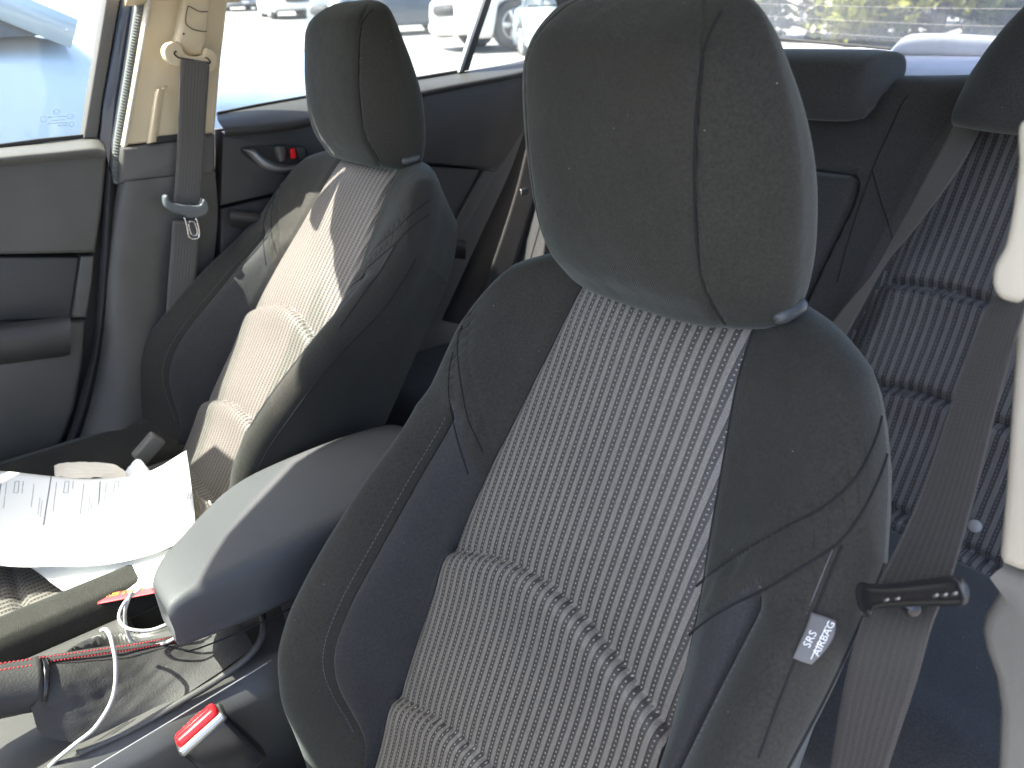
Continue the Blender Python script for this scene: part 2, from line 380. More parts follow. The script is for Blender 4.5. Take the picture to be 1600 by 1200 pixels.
def w_at(sa, u, v):
    wo = sint(-v, [-.03, .05, .1, .15, .2, .27, .35, .42, .47, .53, .60, .68], [.0, .010, .018, .024, .034, .066, .092, .108, .110, .095, .045, 0])
    ws = sint(-v, [-.03, .1, .18, .24, .32, .38, .43, .47, .50, .54, .58, .68], [0, .008, .018, .036, .056, .070, .074, .064, .042, .008, .002, 0])
    spine = -.016*max(0, (v+.05)/.09)**2
    if sa <= .42:
        q = sa/.42; w = .010*(1-q*q)
        for g, (k) in ((groove1(u), 1), (groove2(u), 1)):
            d = v-g
            w -= .0006*math.exp(-(d/.003)**2)
            if d < 0: w += .012*math.exp(d/.032)*(1-math.exp(d/.011))*1.25
            else: w -= .004*math.exp(-d/.02)
        w -= .004*math.exp(-((1-q)/.05)**2)
    elif sa <= .75:
        q = (sa-.42)/.33; s = q*q*(3-2*q)*.55+q*.45; kz = max(0, min(1, (-.155-v)/.02))
        w = ws*s+(.009*kz+.012*(1-kz)*q)*math.sin(math.pi*q*(1-.45*(1-kz)))-.005*math.exp(-(q/.06)**2)-.004*kz*math.exp(-((1-q)/.05)**2)
    else:
        q = (sa-.75)/.25; kz = max(0, min(1, (-.155-v)/.02)); w = ws+(wo-ws)*q+.015*math.sin(math.pi*q)*min(1, wo/.03)*kz+.012*(1-kz)*math.sin(math.pi*(.55+.45*q))-.004*kz*math.exp(-(q/.08)**2)
    if sa > .42:
        l1 = interp(u, [a for a, b in sh1], [b for a, b in sh1]); e = (l1-v)/.038
        if 0 < e < 1: w += .0011*math.sin(math.pi*e)*math.sin(u*430+e*2)*math.exp(-((u-.155)/.028)**2)
        for e0 in (0, 1): w -= .0018*math.exp(-((e-e0)*.038/.0025)**2)
    return w+spine
def seat_front():
    half = list(np.linspace(0, .42, 48))+list(np.linspace(.42, .75, 22))[1:]+list(.75+.25*np.sin(np.linspace(0, 1, 18)*math.pi/2))[1:]
    ss = [-s for s in half[::-1]]+half[1:]
    tt = np.linspace(0, 1, 260)**1.35
    G = np.zeros((len(tt), len(ss), 3)); vB = -.69
    for i, t in enumerate(tt):
        for j, s in enumerate(ss):
            sa = abs(s); vt = vtop(sa); v = vt+t*(vB-vt); u = u_at(sa, v); wv = w_at(sa, u, v)
            dt = vt-v; uo = u_at(1, v); du = (uo-u)
            qq = min(dt/.030, du/.024)
            if qq < 1: wv -= .026*(1-math.sqrt(max(0, 1-(1-qq)**2)))
            G[i, j] = (math.copysign(u, s), -wv, v)
    return G, ss, tt
G, ss, tt = seat_front()
nr, nc = G.shape[:2]
V0 = G.reshape(-1, 3)
Fq = []; cls = []
for i in range(nr-1):
    for j in range(nc-1):
        Fq.append((i*nc+j, i*nc+j+1, (i+1)*nc+j+1, (i+1)*nc+j))
        s = (ss[j]+ss[j+1])/2; c = (G[i, j]+G[i+1, j+1])/2; sa = abs(s); sd = 'L' if s < 0 else 'R'
        if sa < .42: k = 'ins0' if c[2] > groove1(c[0]) else ('ins1' if c[2] > groove2(c[0]) else 'ins2')
        else:
            l1 = interp(abs(c[0]), [a for a, b in sh1], [b for a, b in sh1])
            if c[2] > l1: k = 'sh'+sd
            elif c[2] > l1-.038: k = 'band'+sd
            elif sa < .75: k = 'in'+sd
            else: k = 'out'+sd
        cls.append(k)
BV = BVHTree.FromPolygons([tuple(v) for v in V0], Fq)
def seat_hit(p):
    o = S2L(A(0, 0, 0)); d = S2L(ray(p))-o
    h = BV.ray_cast(Vector(o), Vector(d).normalized())
    return (np.array(h[0]), np.array(h[1])) if h[0] is not None else None
def submesh(keys):
    fs = [f for f, c in zip(Fq, cls) if c in keys]; ids = sorted({i for f in fs for i in f}); mp = {a: b for b, a in enumerate(ids)}
    return V0[ids], [tuple(mp[i] for i in f) for f in fs]
# boundary loop -> side wall and back
loop = [G[i, 0] for i in range(nr-1, -1, -1)]+[G[0, j] for j in range(1, nc)]+[G[i, nc-1] for i in range(1, nr)]
loop = np.array(loop); loop = loop[::3]
nl = len(loop); d = np.gradient(loop[:, [0, 2]], axis=0); nrm = np.stack([-d[:, 1], d[:, 0]], 1); nrm /= np.linalg.norm(nrm, axis=1)[:, None]+1e-9
cen = loop[:, [0, 2]].mean(0); sg = np.sign(((loop[:, [0, 2]]-cen)*nrm).sum(1)); nrm *= sg[:, None]
ker = np.ones(9)/9; nrm = np.stack([np.convolve(np.pad(nrm[:, k], 4, mode='edge'), ker, 'valid') for k in (0, 1)], 1)
rings = []
for q in np.linspace(0, 1, 14):
    back = .105
    off = .002*math.sin(math.pi*min(1, q*3))-.042*q**1.1
    y = loop[:, 1]+(back-loop[:, 1])*q
    P = np.stack([loop[:, 0]+nrm[:, 0]*off, y, loop[:, 2]+nrm[:, 1]*off], 1); rings.append(P)
side_V = np.concatenate(rings); side_F = grid_faces(14, nl)
BVS = BVHTree.FromPolygons([tuple(v) for v in np.concatenate([V0, side_V])], Fq+[tuple(i+len(V0) for i in f) for f in side_F])
def side_hit(p):
    o = S2L(A(0, 0, 0)); d = S2L(ray(p))-o
    h = BVS.ray_cast(Vector(o), Vector(d).normalized()); return (np.array(h[0]), np.array(h[1])) if h[0] is not None else None
back_last = rings[-1]; bc = back_last.mean(0)
bV = [back_last]+[np.stack([bc[0]+(back_last[:, 0]-bc[0])*k, back_last[:, 1]+.012*(1-k), bc[2]+(back_last[:, 2]-bc[2])*k], 1) for k in (.9, .6, .3, .02)]
# headrest
def headrest_rings():
    Z = [-.2225, -.2205, -.216, -.205, -.185, -.155, -.11, -.07, -.037, -.016, .000, .008, .0115]
    HW = [.072, .096, .109, .1165, .1225, .1265, .1275, .125, .116, .106, .090, .068, .042]
    YS = [.460, .452, .446, .437, .421, .410, .403, .401, .402, .409, .422, .431, .437]
    YB = [.486, .496, .502, .505, .506, .503, .492, .474, .459, .451, .446, .442, .4395]
    out = []
    zz = np.linspace(0, len(Z)-1, 70); idx = np.arange(len(Z))
    sp = lambda a: cr([(i, v) for i, v in zip(idx, a)], 400)
    def sm(a):
        c = sp(a); return np.interp(zz, c[:, 0], c[:, 1])
    for z, hw, ys, yb in zip(sm(Z), sm(HW), sm(YS), sm(YB)):
        k = hw/.1305; su = min(.083, hw*.72); d = yb-ys; fr = min(.014, d*.3)
        half = [(0, ys-fr), (su*.35, ys-fr*.98), (su*.65, ys-fr*.86), (su*.88, ys-fr*.58), (su*.965, ys-fr*.34), (su, ys+.0005), (su+(hw-su)*.10, ys-.0005), (su+(hw-su)*.55, ys+d*.17), (hw*.985, ys+d*.45), (hw, ys+d*.62), (hw*.95, ys+d*.86), (hw*.80, ys+d*.99), (hw*.4, yb+.004), (0, yb+.006)]
        pts = [(a, b, 0) for a, b in half]+[(-a, b, 0) for a, b in half[-2:0:-1]]
        c = cr(pts, 180, True)
        out.append(np.stack([DO[0]+c[:, 0], c[:, 1], np.full(180, z)], 1))
    return out
HR = headrest_rings(); hn = 180
HV = np.array([S2L(p) for r in HR for p in r]); HF = grid_faces(len(HR), hn, True)+[tuple(range(hn))[::-1], tuple((len(HR)-1)*hn+j for j in range(hn))]
hcls = []
HW3 = np.concatenate(HR)
for f in HF:
    c = HW3[list(f)].mean(0); uu = c[0]-DO[0]
    hcls.append('front' if abs(uu) < .083 or len(f) > 4 else ('L' if uu < 0 else 'R'))
def hsub(k):
    fs = [f for f, c in zip(HF, hcls) if c == k]; ids = sorted({i for f in fs for i in f}); mp = {a: b for b, a in enumerate(ids)}
    return HV[ids], [tuple(mp[i] for i in f) for f in fs]
HBV = BVHTree.FromPolygons([tuple(v) for v in HV], HF)
def head_hit(p):
    o = S2L(A(0, 0, 0)); d = S2L(ray(p))-o
    h = HBV.ray_cast(Vector(o), Vector(d).normalized()); return (np.array(h[0]), np.array(h[1])) if h[0] is not None else None
def traced(hit, px, n=60, lift=.0, sm=True):
    px = cr([A(*p) for p in px], n) if sm else px
    out = []
    for p in px:
        h = hit(p)
        if h is not None: out.append(h[0]+h[1]*lift*(1 if h[1] @ (S2L(A(0, 0, 0))-h[0]) > 0 else -1))
    return np.array(out)

def make_seat(name, label, loc, rec_extra, tagged):
    root = thing(name, label, 'car seat', loc+A(0, .05, -.80), group='front seats')
    def p(nm, V, Fc, m, lb=None, par=None):
        if par is not None:
            o = mesh_obj(nm, V, Fc, m, par, local=True)
        else:
            o = mesh_obj(nm, V, Fc, m, root, local=True)
            o.location = (0, -.05, .80); o.rotation_euler = (-(REC+rec_extra), 0, 0)
        if lb: o['label'] = lb
        return o
    back = p('backrest_shell', *merge([(np.concatenate(bV), grid_faces(5, nl))]), M['plastic'])
    p('insert_panel', *submesh(['ins0']), M['stripe'], 'upper grey ribbed cloth panel')
    p('insert_panel', *submesh(['ins1']), M['stripe'], 'middle grey ribbed cloth panel')
    p('insert_panel', *submesh(['ins2']), M['stripe'], 'lowest grey ribbed cloth panel')
    for sd in 'LR':
        q = p('shoulder_panel', *submesh(['sh'+sd]), M['cloth'])
        p('shoulder_band', *submesh(['band'+sd]), M['cloth'])
        p('inner_bolster', *submesh(['in'+sd]), M['cloth2'])
        p('outer_bolster', *submesh(['out'+sd]), M['cloth'])
    sd_ = p('side_panel', side_V, side_F, M['cloth'])
    # seams from the real grid columns
    hs = int(np.argmin(np.abs(np.array(ss)-.42))); hb = int(np.argmin(np.abs(np.array(ss)-.75))); n_ = nc-1
    for j in (hs, n_-hs): p('insert_seam', *tube_geo(G[4::3, j]+A(0, .0002, 0), .0011, 6), M['seam'])
    rows = [i for i in range(nr)]
    for j in (hb, n_-hb):
        c = np.array([G[i, j] for i in rows if -.545 < G[i, j][2] < -.165])[::2]
        p('bolster_seam', *tube_geo(c, .0011, 6), M['seam'])
        out = []
        side = 1 if j > n_/2 else -1
        c2 = np.array([G[i, j+side*1] for i in rows if -.54 < G[i, j][2] < -.17])
        L = np.concatenate([[0], np.cumsum(np.linalg.norm(np.diff(c2, axis=0), axis=1))]); 
        for q0 in np.arange(0, L[-1]-.004, .0052):
            a, b = [np.array([np.interp(x, L, c2[:, k]) for k in range(3)])-A(0, .0004, 0) for x in (q0, q0+.0036)]
            out.append(tube_geo([a, (a+b)/2-A(0, .0004, 0), b], .0005, 5))
        p('stitching', *merge(out), M['thread'])['kind'] = 'stuff'
    for j in (0, n_):
        c = G[::3, j]+A(0, .001, 0); c = np.array([x for x in c if x[2] > -.6])
        p('piping', *tube_geo(c, .0013, 6), M['seam'])
    for px in ([(1087, 916), (1130, 882), (1180, 850), (1235, 820), (1290, 790), (1340, 742), (1372, 675), (1383, 612)],
               [(1076, 992), (1110, 966), (1150, 942), (1200, 918), (1250, 888), (1310, 848), (1350, 795), (1380, 730), (1390, 690)],
               [(755, 708), (742, 680), (731, 655), (722, 613), (716, 567), (715, 532), (722, 508)],
               [(731, 741), (716, 692), (706, 650), (701, 615), (702, 578), (708, 550)]):
        c = traced(seat_hit, px, 70)
        if len(c) > 4: p('shoulder_seam', *tube_geo(c, .0010, 6), M['seam'])
    for px in ([(1316, 852), (1296, 900), (1262, 985), (1225, 1075), (1185, 1185)],):
        c = traced(side_hit, px, 50)
        if len(c) > 4: p('airbag_seam', *tube_geo(c, .0010, 6), M['seam']); p('airbag_seam', *tube_geo(c+A(-.004, -.0008, 0), .0006, 5), M['thread'])
    for px in ([(1128, 962), (1112, 1005), (1085, 1080), (1050, 1180)],):
        c = traced(seat_hit, px, 40)
    # headrest
    hr = p('headrest', *hsub('front'), M['cloth'])
    for k in 'LR': p('headrest_side', *hsub(k), M['cloth'], par=hr)
    c = traced(head_hit, [(1133, 506), (1112, 472), (1096, 430), (1088, 370), (1085, 300), (1087, 200), (1094, 120), (1106, 60), (1128, 18)], 80)
    cm = c.copy(); cm[:, 0] *= -1
    for cc in (c,): p('headrest_seam', *tube_geo(cc, .0011, 6), M['seam'], par=hr)
    if rec_extra: hr.scale = (1.06, 1, 1); hr.location = (-.006, -.05, .80)
    for s in (-1, 1):
        pts = [S2L(A(DO[0]+s*.085, .475, -.195)), S2L(A(DO[0]+s*.090, .485, -.26))]
        p('headrest_post', *tube_geo(cr(pts, 5), .005, 10), M['chrome'], par=hr)
        g0 = next(h for h in (side_hit((1208, y)) for y in range(500, 536, 2)) if h is not None)[0]; g1 = next(h for h in (side_hit((1251, y)) for y in range(478, 526, 2)) if h is not None)[0]
        e0 = onY((1209, 500), 0.0+(DO+g0[0]*UU-g0[1]*NN+g0[2]*VV)[1]-.012); e1 = onY((1259, 473), (DO+g1[0]*UU-g1[1]*NN+g1[2]*VV)[1]-.012); e0, e1 = S2L(e0), S2L(e1); e0[0] *= s; e1[0] *= s
        ce = cr([e0, (e0+e1)/2, e1], 9); rr = [.003, .0058, .0064, .0066, .0066, .0066, .0064, .0058, .003]
        p('headrest_guide', *tube_geo(ce, rr, 12), M['plastic_guide'], par=hr)
    return root, p
M['plastic_guide'] = basic('guide_plastic', (.05, .055, .06), .35)
seatD, pD = make_seat('car_seat', 'nearest black car seat with grey ribbed backrest and airbag tag on its side', DO, 0, True)
PDL = A(-.74, .1325, .0136); PREC = .19015
seatP, pP = make_seat('car_seat', 'black car seat with sunlit grey ribbed backrest and papers on its cushion', DO+PDL, PREC, False)
# airbag tag on the near seat
def text_geo(txt, size, extrude=.0001, res=2, mirror=False):
    cu = bpy.data.curves.new('t', 'FONT'); cu.body = txt; cu.size = size; cu.extrude = extrude; cu.resolution_u = res; cu.align_x = 'CENTER'
    ob = bpy.data.objects.new('t', cu); SC.collection.objects.link(ob)
    dg = bpy.context.evaluated_depsgraph_get(); me = bpy.data.meshes.new_from_object(ob.evaluated_get(dg))
    V = np.array([v.co[:] for v in me.vertices]).reshape(-1, 3); Fs = [tuple(p.vertices) for p in me.polygons]
    bpy.data.objects.remove(ob); bpy.data.curves.remove(cu); bpy.data.meshes.remove(me)
    if mirror: V[:, 0] *= -1
    return V, Fs
def place(V, O, X, Y, bend=None):
    X = X/np.linalg.norm(X); Y = Y-np.dot(Y, X)*X; Y /= np.linalg.norm(Y); Z = np.cross(X, Y)
    return O+V[:, :1]*X+V[:, 1:2]*Y+V[:, 2:]*Z
tp = [side_hit(p)[0] for p in ((1268, 957), (1240, 1030))]
tn = side_hit((1258, 985))[1]; tn = tn if tn @ (S2L(A(0, 0, 0))-tp[0]) > 0 else -tn
tO = S2L(A(0, 0, 0))
def tl(p, lift): 
    h = side_hit(p); return h[0]+(tO-h[0])/np.linalg.norm(tO-h[0])*lift
rowsT = [[tl((1268, 957), .001), tl((1288, 963), .004), tl((1306, 970), .007)],
         [tl((1261, 978), .001), tl((1281, 985), .005), tl((1303, 993), .008)],
         [tl((1250, 1003), .001), tl((1270, 1010), .005), tl((1288, 1017), .007)],
         [tl((1239, 1028), .001), tl((1254, 1034), .003), tl((1268, 1038), .005)]]
g_ = [cr(r, 10) for r in rowsT]; g_ = np.array([cr([r[j] for r in g_], 14) for j in range(10)]).transpose(1, 0, 2)
tg = mesh_obj('airbag_tag', g_.reshape(-1, 3), grid_faces(14, 10), M['label'], seatD, local=True)
tg.location = (0, -.05, .80); tg.rotation_euler = (-REC, 0, 0); tg['label'] = 'grey fabric tag lettered SRS AIRBAG'
sm_ = tg.modifiers.new('s', 'SOLIDIFY'); sm_.thickness = .0006
TBV = BVHTree.FromPolygons([tuple(v) for v in g_.reshape(-1, 3)], grid_faces(14, 10))
def tag_hit(p):
    d = S2L(ray(p))-tO; h = TBV.ray_cast(Vector(tO), Vector(d).normalized()); return None if h[0] is None else np.array(h[0])
def tag_text(txt, size_px, cpx, dirpx):
    V, Fs = text_geo(txt, 1.0, .0)
    dx = np.array(dirpx, float)/np.linalg.norm(dirpx); up = np.array([dx[1], -dx[0]])
    out = []; ok = True
    for v in V:
        q = np.array(cpx)+dx*v[0]*size_px+up*v[1]*size_px; h = tag_hit(q)
        if h is None: h = tl(q, .006)
        out.append(h+(tO-h)/np.linalg.norm(tO-h)*.0012)
    return out, Fs
tdir = (.45, -.89)
tparts = [tag_text('SRS', 18, (1271, 1001), tdir), tag_text('AIRBAG', 17, (1292, 1000), tdir)]
ln = [(1267, 1030), (1291, 978)]; tparts.append(tube_geo(np.array([tag_hit(p)+(tO-tag_hit(p))*.002 for p in cr([A(*q) for q in ln], 6)]), .0003, 5))
mesh_obj('tag_lettering', *merge(tparts), M['white_ink'], tg, local=True, smooth=False)

# ------------------------------------------------------------------ seat cushions (height fields)
def hfield(name, x0, x1, y0, y1, nx, ny, fz, m, parent=None, pick=None):
    xs = np.linspace(x0, x1, nx); ys = np.linspace(y0, y1, ny); X, Y = np.meshgrid(xs, ys)
    Z = fz(X, Y); V = np.stack([X, Y, Z], -1).reshape(-1, 3); fs = grid_faces(ny, nx)
    if pick is not None:
        c = np.array([V[list(f)].mean(0) for f in fs]); k = pick(c[:, 0], c[:, 1]); fs = [f for f, q in zip(fs, k) if q]
        ids = sorted({i for f in fs for i in f}); mp = {a: b for b, a in enumerate(ids)}; V = V[ids]; fs = [tuple(mp[i] for i in f) for f in fs]
    return mesh_obj(name, V, fs, m, parent)
def cushion_z(cx, hw, y0, y1, zb):
    def f(X, Y):
        u = np.abs(X-cx)/hw
        z = zb+.050*np.clip((u-.55)/.25, 0, 1)**1.5*(1-.25*np.clip((u-.82)/.18, 0, 1))
        z = z-.16*np.clip((u-.92)/.08, 0, 1)**2-.012*np.exp(-((u-.57)/.025)**2)
        z = z+.04*np.clip((y0+.16-Y)/.16, 0, 1)-.10*np.clip((y0+.04-Y)/.04, 0, 1)**2
        z = z-.05*np.clip((Y-y1+.10)/.10, 0, 1)**1.5*np.clip(u-.2, 0, 1)
        z = z-.010*np.exp(-((Y-(y0+.24))/.006)**2)*(u < .57)
        return z
    return f
for root, cx, dy, zb in ((seatD, -.411, -.13, -.80), (seatP, -1.151, 0.02, -.665)):
    fz = cushion_z(cx, .255, -.30+dy, .30+dy, zb)
    for nm, m, pk in (('cushion_insert', M['stripe_c'], lambda x, y, cx=cx: np.abs(x-cx) < .145), ('cushion_bolster', M['cloth'], lambda x, y, cx=cx: x-cx <= -.145), ('cushion_bolster', M['cloth'], lambda x, y, cx=cx: x-cx >= .145)):
        hfield(nm, cx-.255, cx+.255, -.30+dy, .32+dy, 110, 120, fz, m, root, pk)

# ------------------------------------------------------------------ floor and rear seat
floor_ = mesh_obj('car_floor', [(-1.46, -1.3, -.96), (0.0, -1.3, -.96), (0.0, 1.9, -.96), (-1.46, 1.9, -.96)], [(0, 1, 2, 3)], M['carpet'], smooth=False)
floor_['kind'] = 'structure'
rear = thing('rear_bench', 'dark rear bench seat with ribbed cloth outer section behind the front seats', 'rear seat', A(-.75, 1.0, -.9))
RR = R_(24); RO = A(-.5, 1.175, -.135); RV = A(0, math.sin(RR), math.cos(RR)); RN = A(0, -math.cos(RR), math.sin(RR))
def rloc(p): q = onP(p, RO, RN)-RO; return q[0], q@RV
rg1 = [rloc(p) for p in ((1375, 445), (1420, 446), (1470, 452), (1540, 472), (1600, 500))]
rg2 = [rloc(p) for p in ((1385, 605), (1430, 612), (1470, 624), (1530, 650), (1590, 672))]
rg3 = [rloc(p) for p in ((1390, 795), (1440, 812), (1500, 850), (1560, 885))]
insL = [rloc(p) for p in ((1530, 186), (1480, 250), (1425, 350), (1372, 448), (1330, 530), (1310, 620), (1290, 740))]
def xl(v): a = sorted(insL, key=lambda q: q[1]); return np.interp(v, [q[1] for q in a], [q[0] for q in a])
def gv(g, u): a = sorted(g); return np.interp(u, [q[0] for q in a], [q[1] for q in a])
cb = [rloc(p) for p in ((1200, 256), (1300, 268), (1335, 273), (1343, 285), (1335, 320), (1300, 390), (1262, 470), (1230, 540))]
print('rear', rg1, rg2, rg3, insL, cb)
xs = np.linspace(-.86, .46, 330); vs = np.linspace(.045, -.66, 200)
X, Vv = np.meshgrid(xs, vs); XL = xl(Vv)
Wf = np.zeros_like(X)
ins = X > XL
qd = np.clip((X-XL)/.03, 0, 1)
Wf += np.where(ins, .012*qd, .012*np.clip((XL-X)/.02, 0, 1)*np.exp(-np.clip(XL-X, 0, 9)/.09)*2.2)
for g in (rg1, rg2, rg3):
    dd = Vv-gv(g, X); kk = qd*ins
    Wf -= kk*(.012*np.exp(-(dd/.007)**2)); Wf += kk*np.where(dd < 0, .016*np.exp(dd/.03)*(1-np.exp(dd/.006)), 0)
cx_r = max(q[0] for q in cb); cyt = max(q[1] for q in cb)
def sd_center(X, V_):
    a = sorted(cb[2:], key=lambda q: q[1]); xr = np.interp(V_, [q[1] for q in a], [q[0] for q in a]); vt = cb[2][1]
    return np.minimum(xr-X, vt-V_)
sdc = sd_center(X, Vv)
Wf += -.012*np.exp(-(sdc/.006)**2)+.006*np.clip(sdc/.02, 0, 1)
Wf -= .06*(1-np.sqrt(np.clip(1-np.clip(1-(.045-Vv)/.06, 0, 1)**2, 0, 1)))
Wf -= .02*np.exp(-((Vv+.66)/.03)**2)
P3 = RO+(X)[..., None]*A(1, 0, 0)+Vv[..., None]*RV+Wf[..., None]*RN
RVx = P3.reshape(-1, 3); RF = grid_faces(200, 330)
cx = np.array([X.reshape(-1)[list(f)].mean() for f in RF]); cv = np.array([Vv.reshape(-1)[list(f)].mean() for f in RF])
rk = np.where(cx > xl(cv), np.where(cv > gv(rg1, cx), 1, np.where(cv > gv(rg2, cx), 2, np.where(cv > gv(rg3, cx), 3, 4))), np.where(sd_center(cx, cv) > 0, 5, 0))
def rsub(k):
    fs = [f for f, c in zip(RF, rk) if c == k]; ids = sorted({i for f in fs for i in f}); mp = {a: b for b, a in enumerate(ids)}
    return RVx[ids], [tuple(mp[i] for i in f) for f in fs]
M['cloth_r'] = fabric('rear_black_cloth', (.042, .042, .043), sheen=.2, wr=.25)
mesh_obj('backrest', *rsub(0), M['cloth_r'], rear); mesh_obj('centre_panel', *rsub(5), M['cloth_r'], rear)
for k in (1, 2, 3, 4): 
    if (rk == k).any(): mesh_obj('ribbed_panel', *rsub(k), M['stripe_rear'], rear)
# top roll over the back
loft('backrest_top', [[RO+A(x, 0, 0)+RV*.045-RN*.06, RO+A(x, 0, 0)+RV*.040-RN*.10, RO+A(x, 0, 0)-RV*.02-RN*.13] for x in np.linspace(-.86, .46, 8)], M['cloth_r'], rear, 8, 20)
RB = BVHTree.FromPolygons([tuple(v) for v in RVx], RF)
def rear_hit(p, off=.001):
    d = ray(p); h = RB.ray_cast(Vector((0, 0, 0)), Vector(d).normalized())
    if h[0] is None: return None
    return np.array(h[0])-d/np.linalg.norm(d)*off
def rear_line(name, px, r=.0011, m='seam', par=rear, off=0):
    c = [rear_hit(p, off) for p in cr([A(*q) for q in px], 60)]; c = [q for q in c if q is not None]
    if len(c) > 3: return tube(name, c, r, M[m], par, 6)
rear_line('seam', [(1420, 148), (1408, 165), (1385, 215), (1362, 268), (1330, 360), (1308, 440)]); rear_line('seam', [(1362, 265), (1375, 310), (1388, 350), (1395, 375)])
rear_line('seam', [(1140, 252), (1240, 262), (1300, 269), (1334, 275), (1341, 290), (1334, 320), (1300, 392), (1262, 470), (1240, 520)], .002)
# rear cushion
def rcz(X, Y):
    z = -.655+.02*np.cos((X+.38)*6)*0-.05*np.clip((.66-Y)/.06, 0, 1)**2-.012*np.exp(-((Y-.93)/.01)**2)
    return z-.025*np.clip((Y-.98)/.1, 0, 1)
hfield('cushion', -1.36, -.04, .60, 1.06, 120, 70, rcz, M['cloth_r'], rear)
loft('cushion_front', [[A(x, .60, -.705), A(x, .585, -.73), A(x, .60, -.80), A(x, .64, -.95)] for x in np.linspace(-1.36, -.04, 6)], M['cloth_r'], rear, 10, 12)
tube('seam', cr([onZ(p, -.668) for p in ((1402, 1100), (1450, 1128), (1500, 1135), (1550, 1128))], 20), .0015, M['seam'], rear)
# anchor cover button
bh = rear_hit((1524, 822), 0)
bV_, bF_ = [], []
btn = tube('anchor_cover', [bh, bh+RN*.003, bh+RN*.0045, bh+RN*.005], [.0085, .0085, .007, .0005], M['label2'] if 'label2' in M else basic('button_grey', (.22, .22, .22), .5), rear, 20)
# rear headrests
def rear_headrest(cx, px_w, prof, name='headrest'):
    rows = []
    for s in np.linspace(-1, 1, 15):
        e = 1-.10*abs(s)**6; 
        yc = np.mean([p[0] for p in prof]); zc = np.mean([p[1] for p in prof])
        rows.append([A(cx+s*px_w, yc+(y-yc)*e, zc+(z-zc)*e) for y, z in prof])
    rows.insert(0, [A(cx-px_w-.004, yc+(y-yc)*.78, zc+(z-zc)*.78) for y, z in prof]); rows.append([A(cx+px_w+.004, yc+(y-yc)*.78, zc+(z-zc)*.78) for y, z in prof])
    return loft(name, rows, M['cloth_r'], rear, 40, 40, True, True)
prof = [(1.10, -.155), (1.095, -.10), (1.115, -.080), (1.16, -.072), (1.22, -.078), (1.235, -.105), (1.215, -.125), (1.17, -.135), (1.14, -.160), (1.115, -.168)]
h1 = rear_headrest(-.755, .135, prof)
e_ = [A(-.755+.1325, y+(y-1.16)*-.06, z) for y, z in prof]
prof2 = [(1.06, -.150), (1.055, -.11), (1.085, -.03), (1.11, .015), (1.15, .02), (1.18, -.01), (1.19, -.07), (1.17, -.13), (1.12, -.158), (1.08, -.162)]
def rh2():
    rows = []; cx = -.345
    for s in np.linspace(-1, 1, 21):
        k = abs(s); zt = 1-.62*k**2.6; yc = 1.12
        rows.append([A(cx+s*.130, yc+(y-yc)*(1-.35*k**5), -.155+(z+.155)*zt) for y, z in prof2])
    return loft('headrest', rows, M['cloth_r'], rear, 40, 50, True, True)
rh2()

# ------------------------------------------------------------------ belts
def ribbon(name, L, R, m, parent=None, n=60, k=9, thick=.0012, bow=0, base=None):
    L = cr(L, n); Rr = cr(R, n); V = []; uv = []
    ln = np.concatenate([[0], np.cumsum(np.linalg.norm(np.diff((L+Rr)/2, axis=0), axis=1))])
    for i in range(n):
        nn = np.cross(Rr[i]-L[i], (L[min(i+1, n-1)]-L[max(i-1, 0)])); nn /= np.linalg.norm(nn)+1e-9
        for j in range(k):
            t = j/(k-1); V.append(L[i]*(1-t)+Rr[i]*t+nn*bow*math.sin(math.pi*t)); uv.append((t, ln[i]))
    o = mesh_obj(name, V, grid_faces(n, k), m, parent, base=base)
    ul = o.data.uv_layers.new(name='UVMap')
    for lp in o.data.loops: ul.data[lp.index].uv = uv[lp.vertex_index]
    s = o.modifiers.new('t', 'SOLIDIFY'); s.thickness = thick; s.offset = 0
    return o
bd = thing('driver_seat_belt', 'dark seat belt with black tongue hanging beside the nearest seat', 'seat belt', A(-.15, .42, -.9), group='front seat belts')
Lp = [((1552, 462), .43), ((1505, 580), .415), ((1440, 770), .39), ((1378, 905), .372), ((1345, 975), .368), ((1320, 1065), .378), ((1297, 1200), .395), ((1280, 1330), .41)]
Rp = [((1606, 462), .415), ((1563, 610), .40), ((1520, 780), .375), ((1484, 905), .357), ((1456, 975), .357), ((1432, 1065), .378), ((1388, 1200), .40), ((1350, 1330), .42)]
ribbon('webbing', [onY(p, y) for p, y in Lp], [onY(p, y) for p, y in Rp], M['web'], bd, 90, 13, bow=.001)
# black latch tongue carrier across the belt
ta, tb = onY((1348, 934), .352), onY((1500, 922), .335)
rows = []
xd = (tb-ta); Lx = np.linalg.norm(xd); xd /= Lx; toc = -(ta+tb)/2; toc /= np.linalg.norm(toc); upv = np.cross(toc, xd); upv /= np.linalg.norm(upv)
if upv[2] < 0: upv = -upv
for s, hw, hd in ((-.08, .003, .002), (-.05, .0075, .004), (.03, .0095, .005), (.14, .0070, .0055), (.4, .0062, .0055), (.7, .0066, .0055), (.95, .0072, .005), (1.03, .006, .004), (1.07, .002, .002)):
    c = ta+xd*Lx*s-upv*(.001 if s < .1 else 0)
    rows.append([c+upv*hw*math.copysign(abs(math.cos(a))**.45, math.cos(a))+toc*hd*1.5*math.copysign(abs(math.sin(a))**.6, math.sin(a)) for a in np.linspace(0, 2*math.pi, 13)[:-1]])
loft('belt_tongue', rows, M['plastic_g'], bd, 24, 50, True, True)
tube('stop_button', [onY((1424, 948), .355), onY((1424, 948), .350), onY((1424, 948), .347)], [.0055, .0055, .004], M['plastic_g'], bd, 18)
for q in ((1385, 938), (1402, 936), (1462, 931), (1476, 930), (1492, 928)):
    c = onY(q, .330); tube('belt_tongue_mark', [c-xd*.0018, c, c+xd*.0018+upv*.0006], .0005, M['silver'], bd, 6)

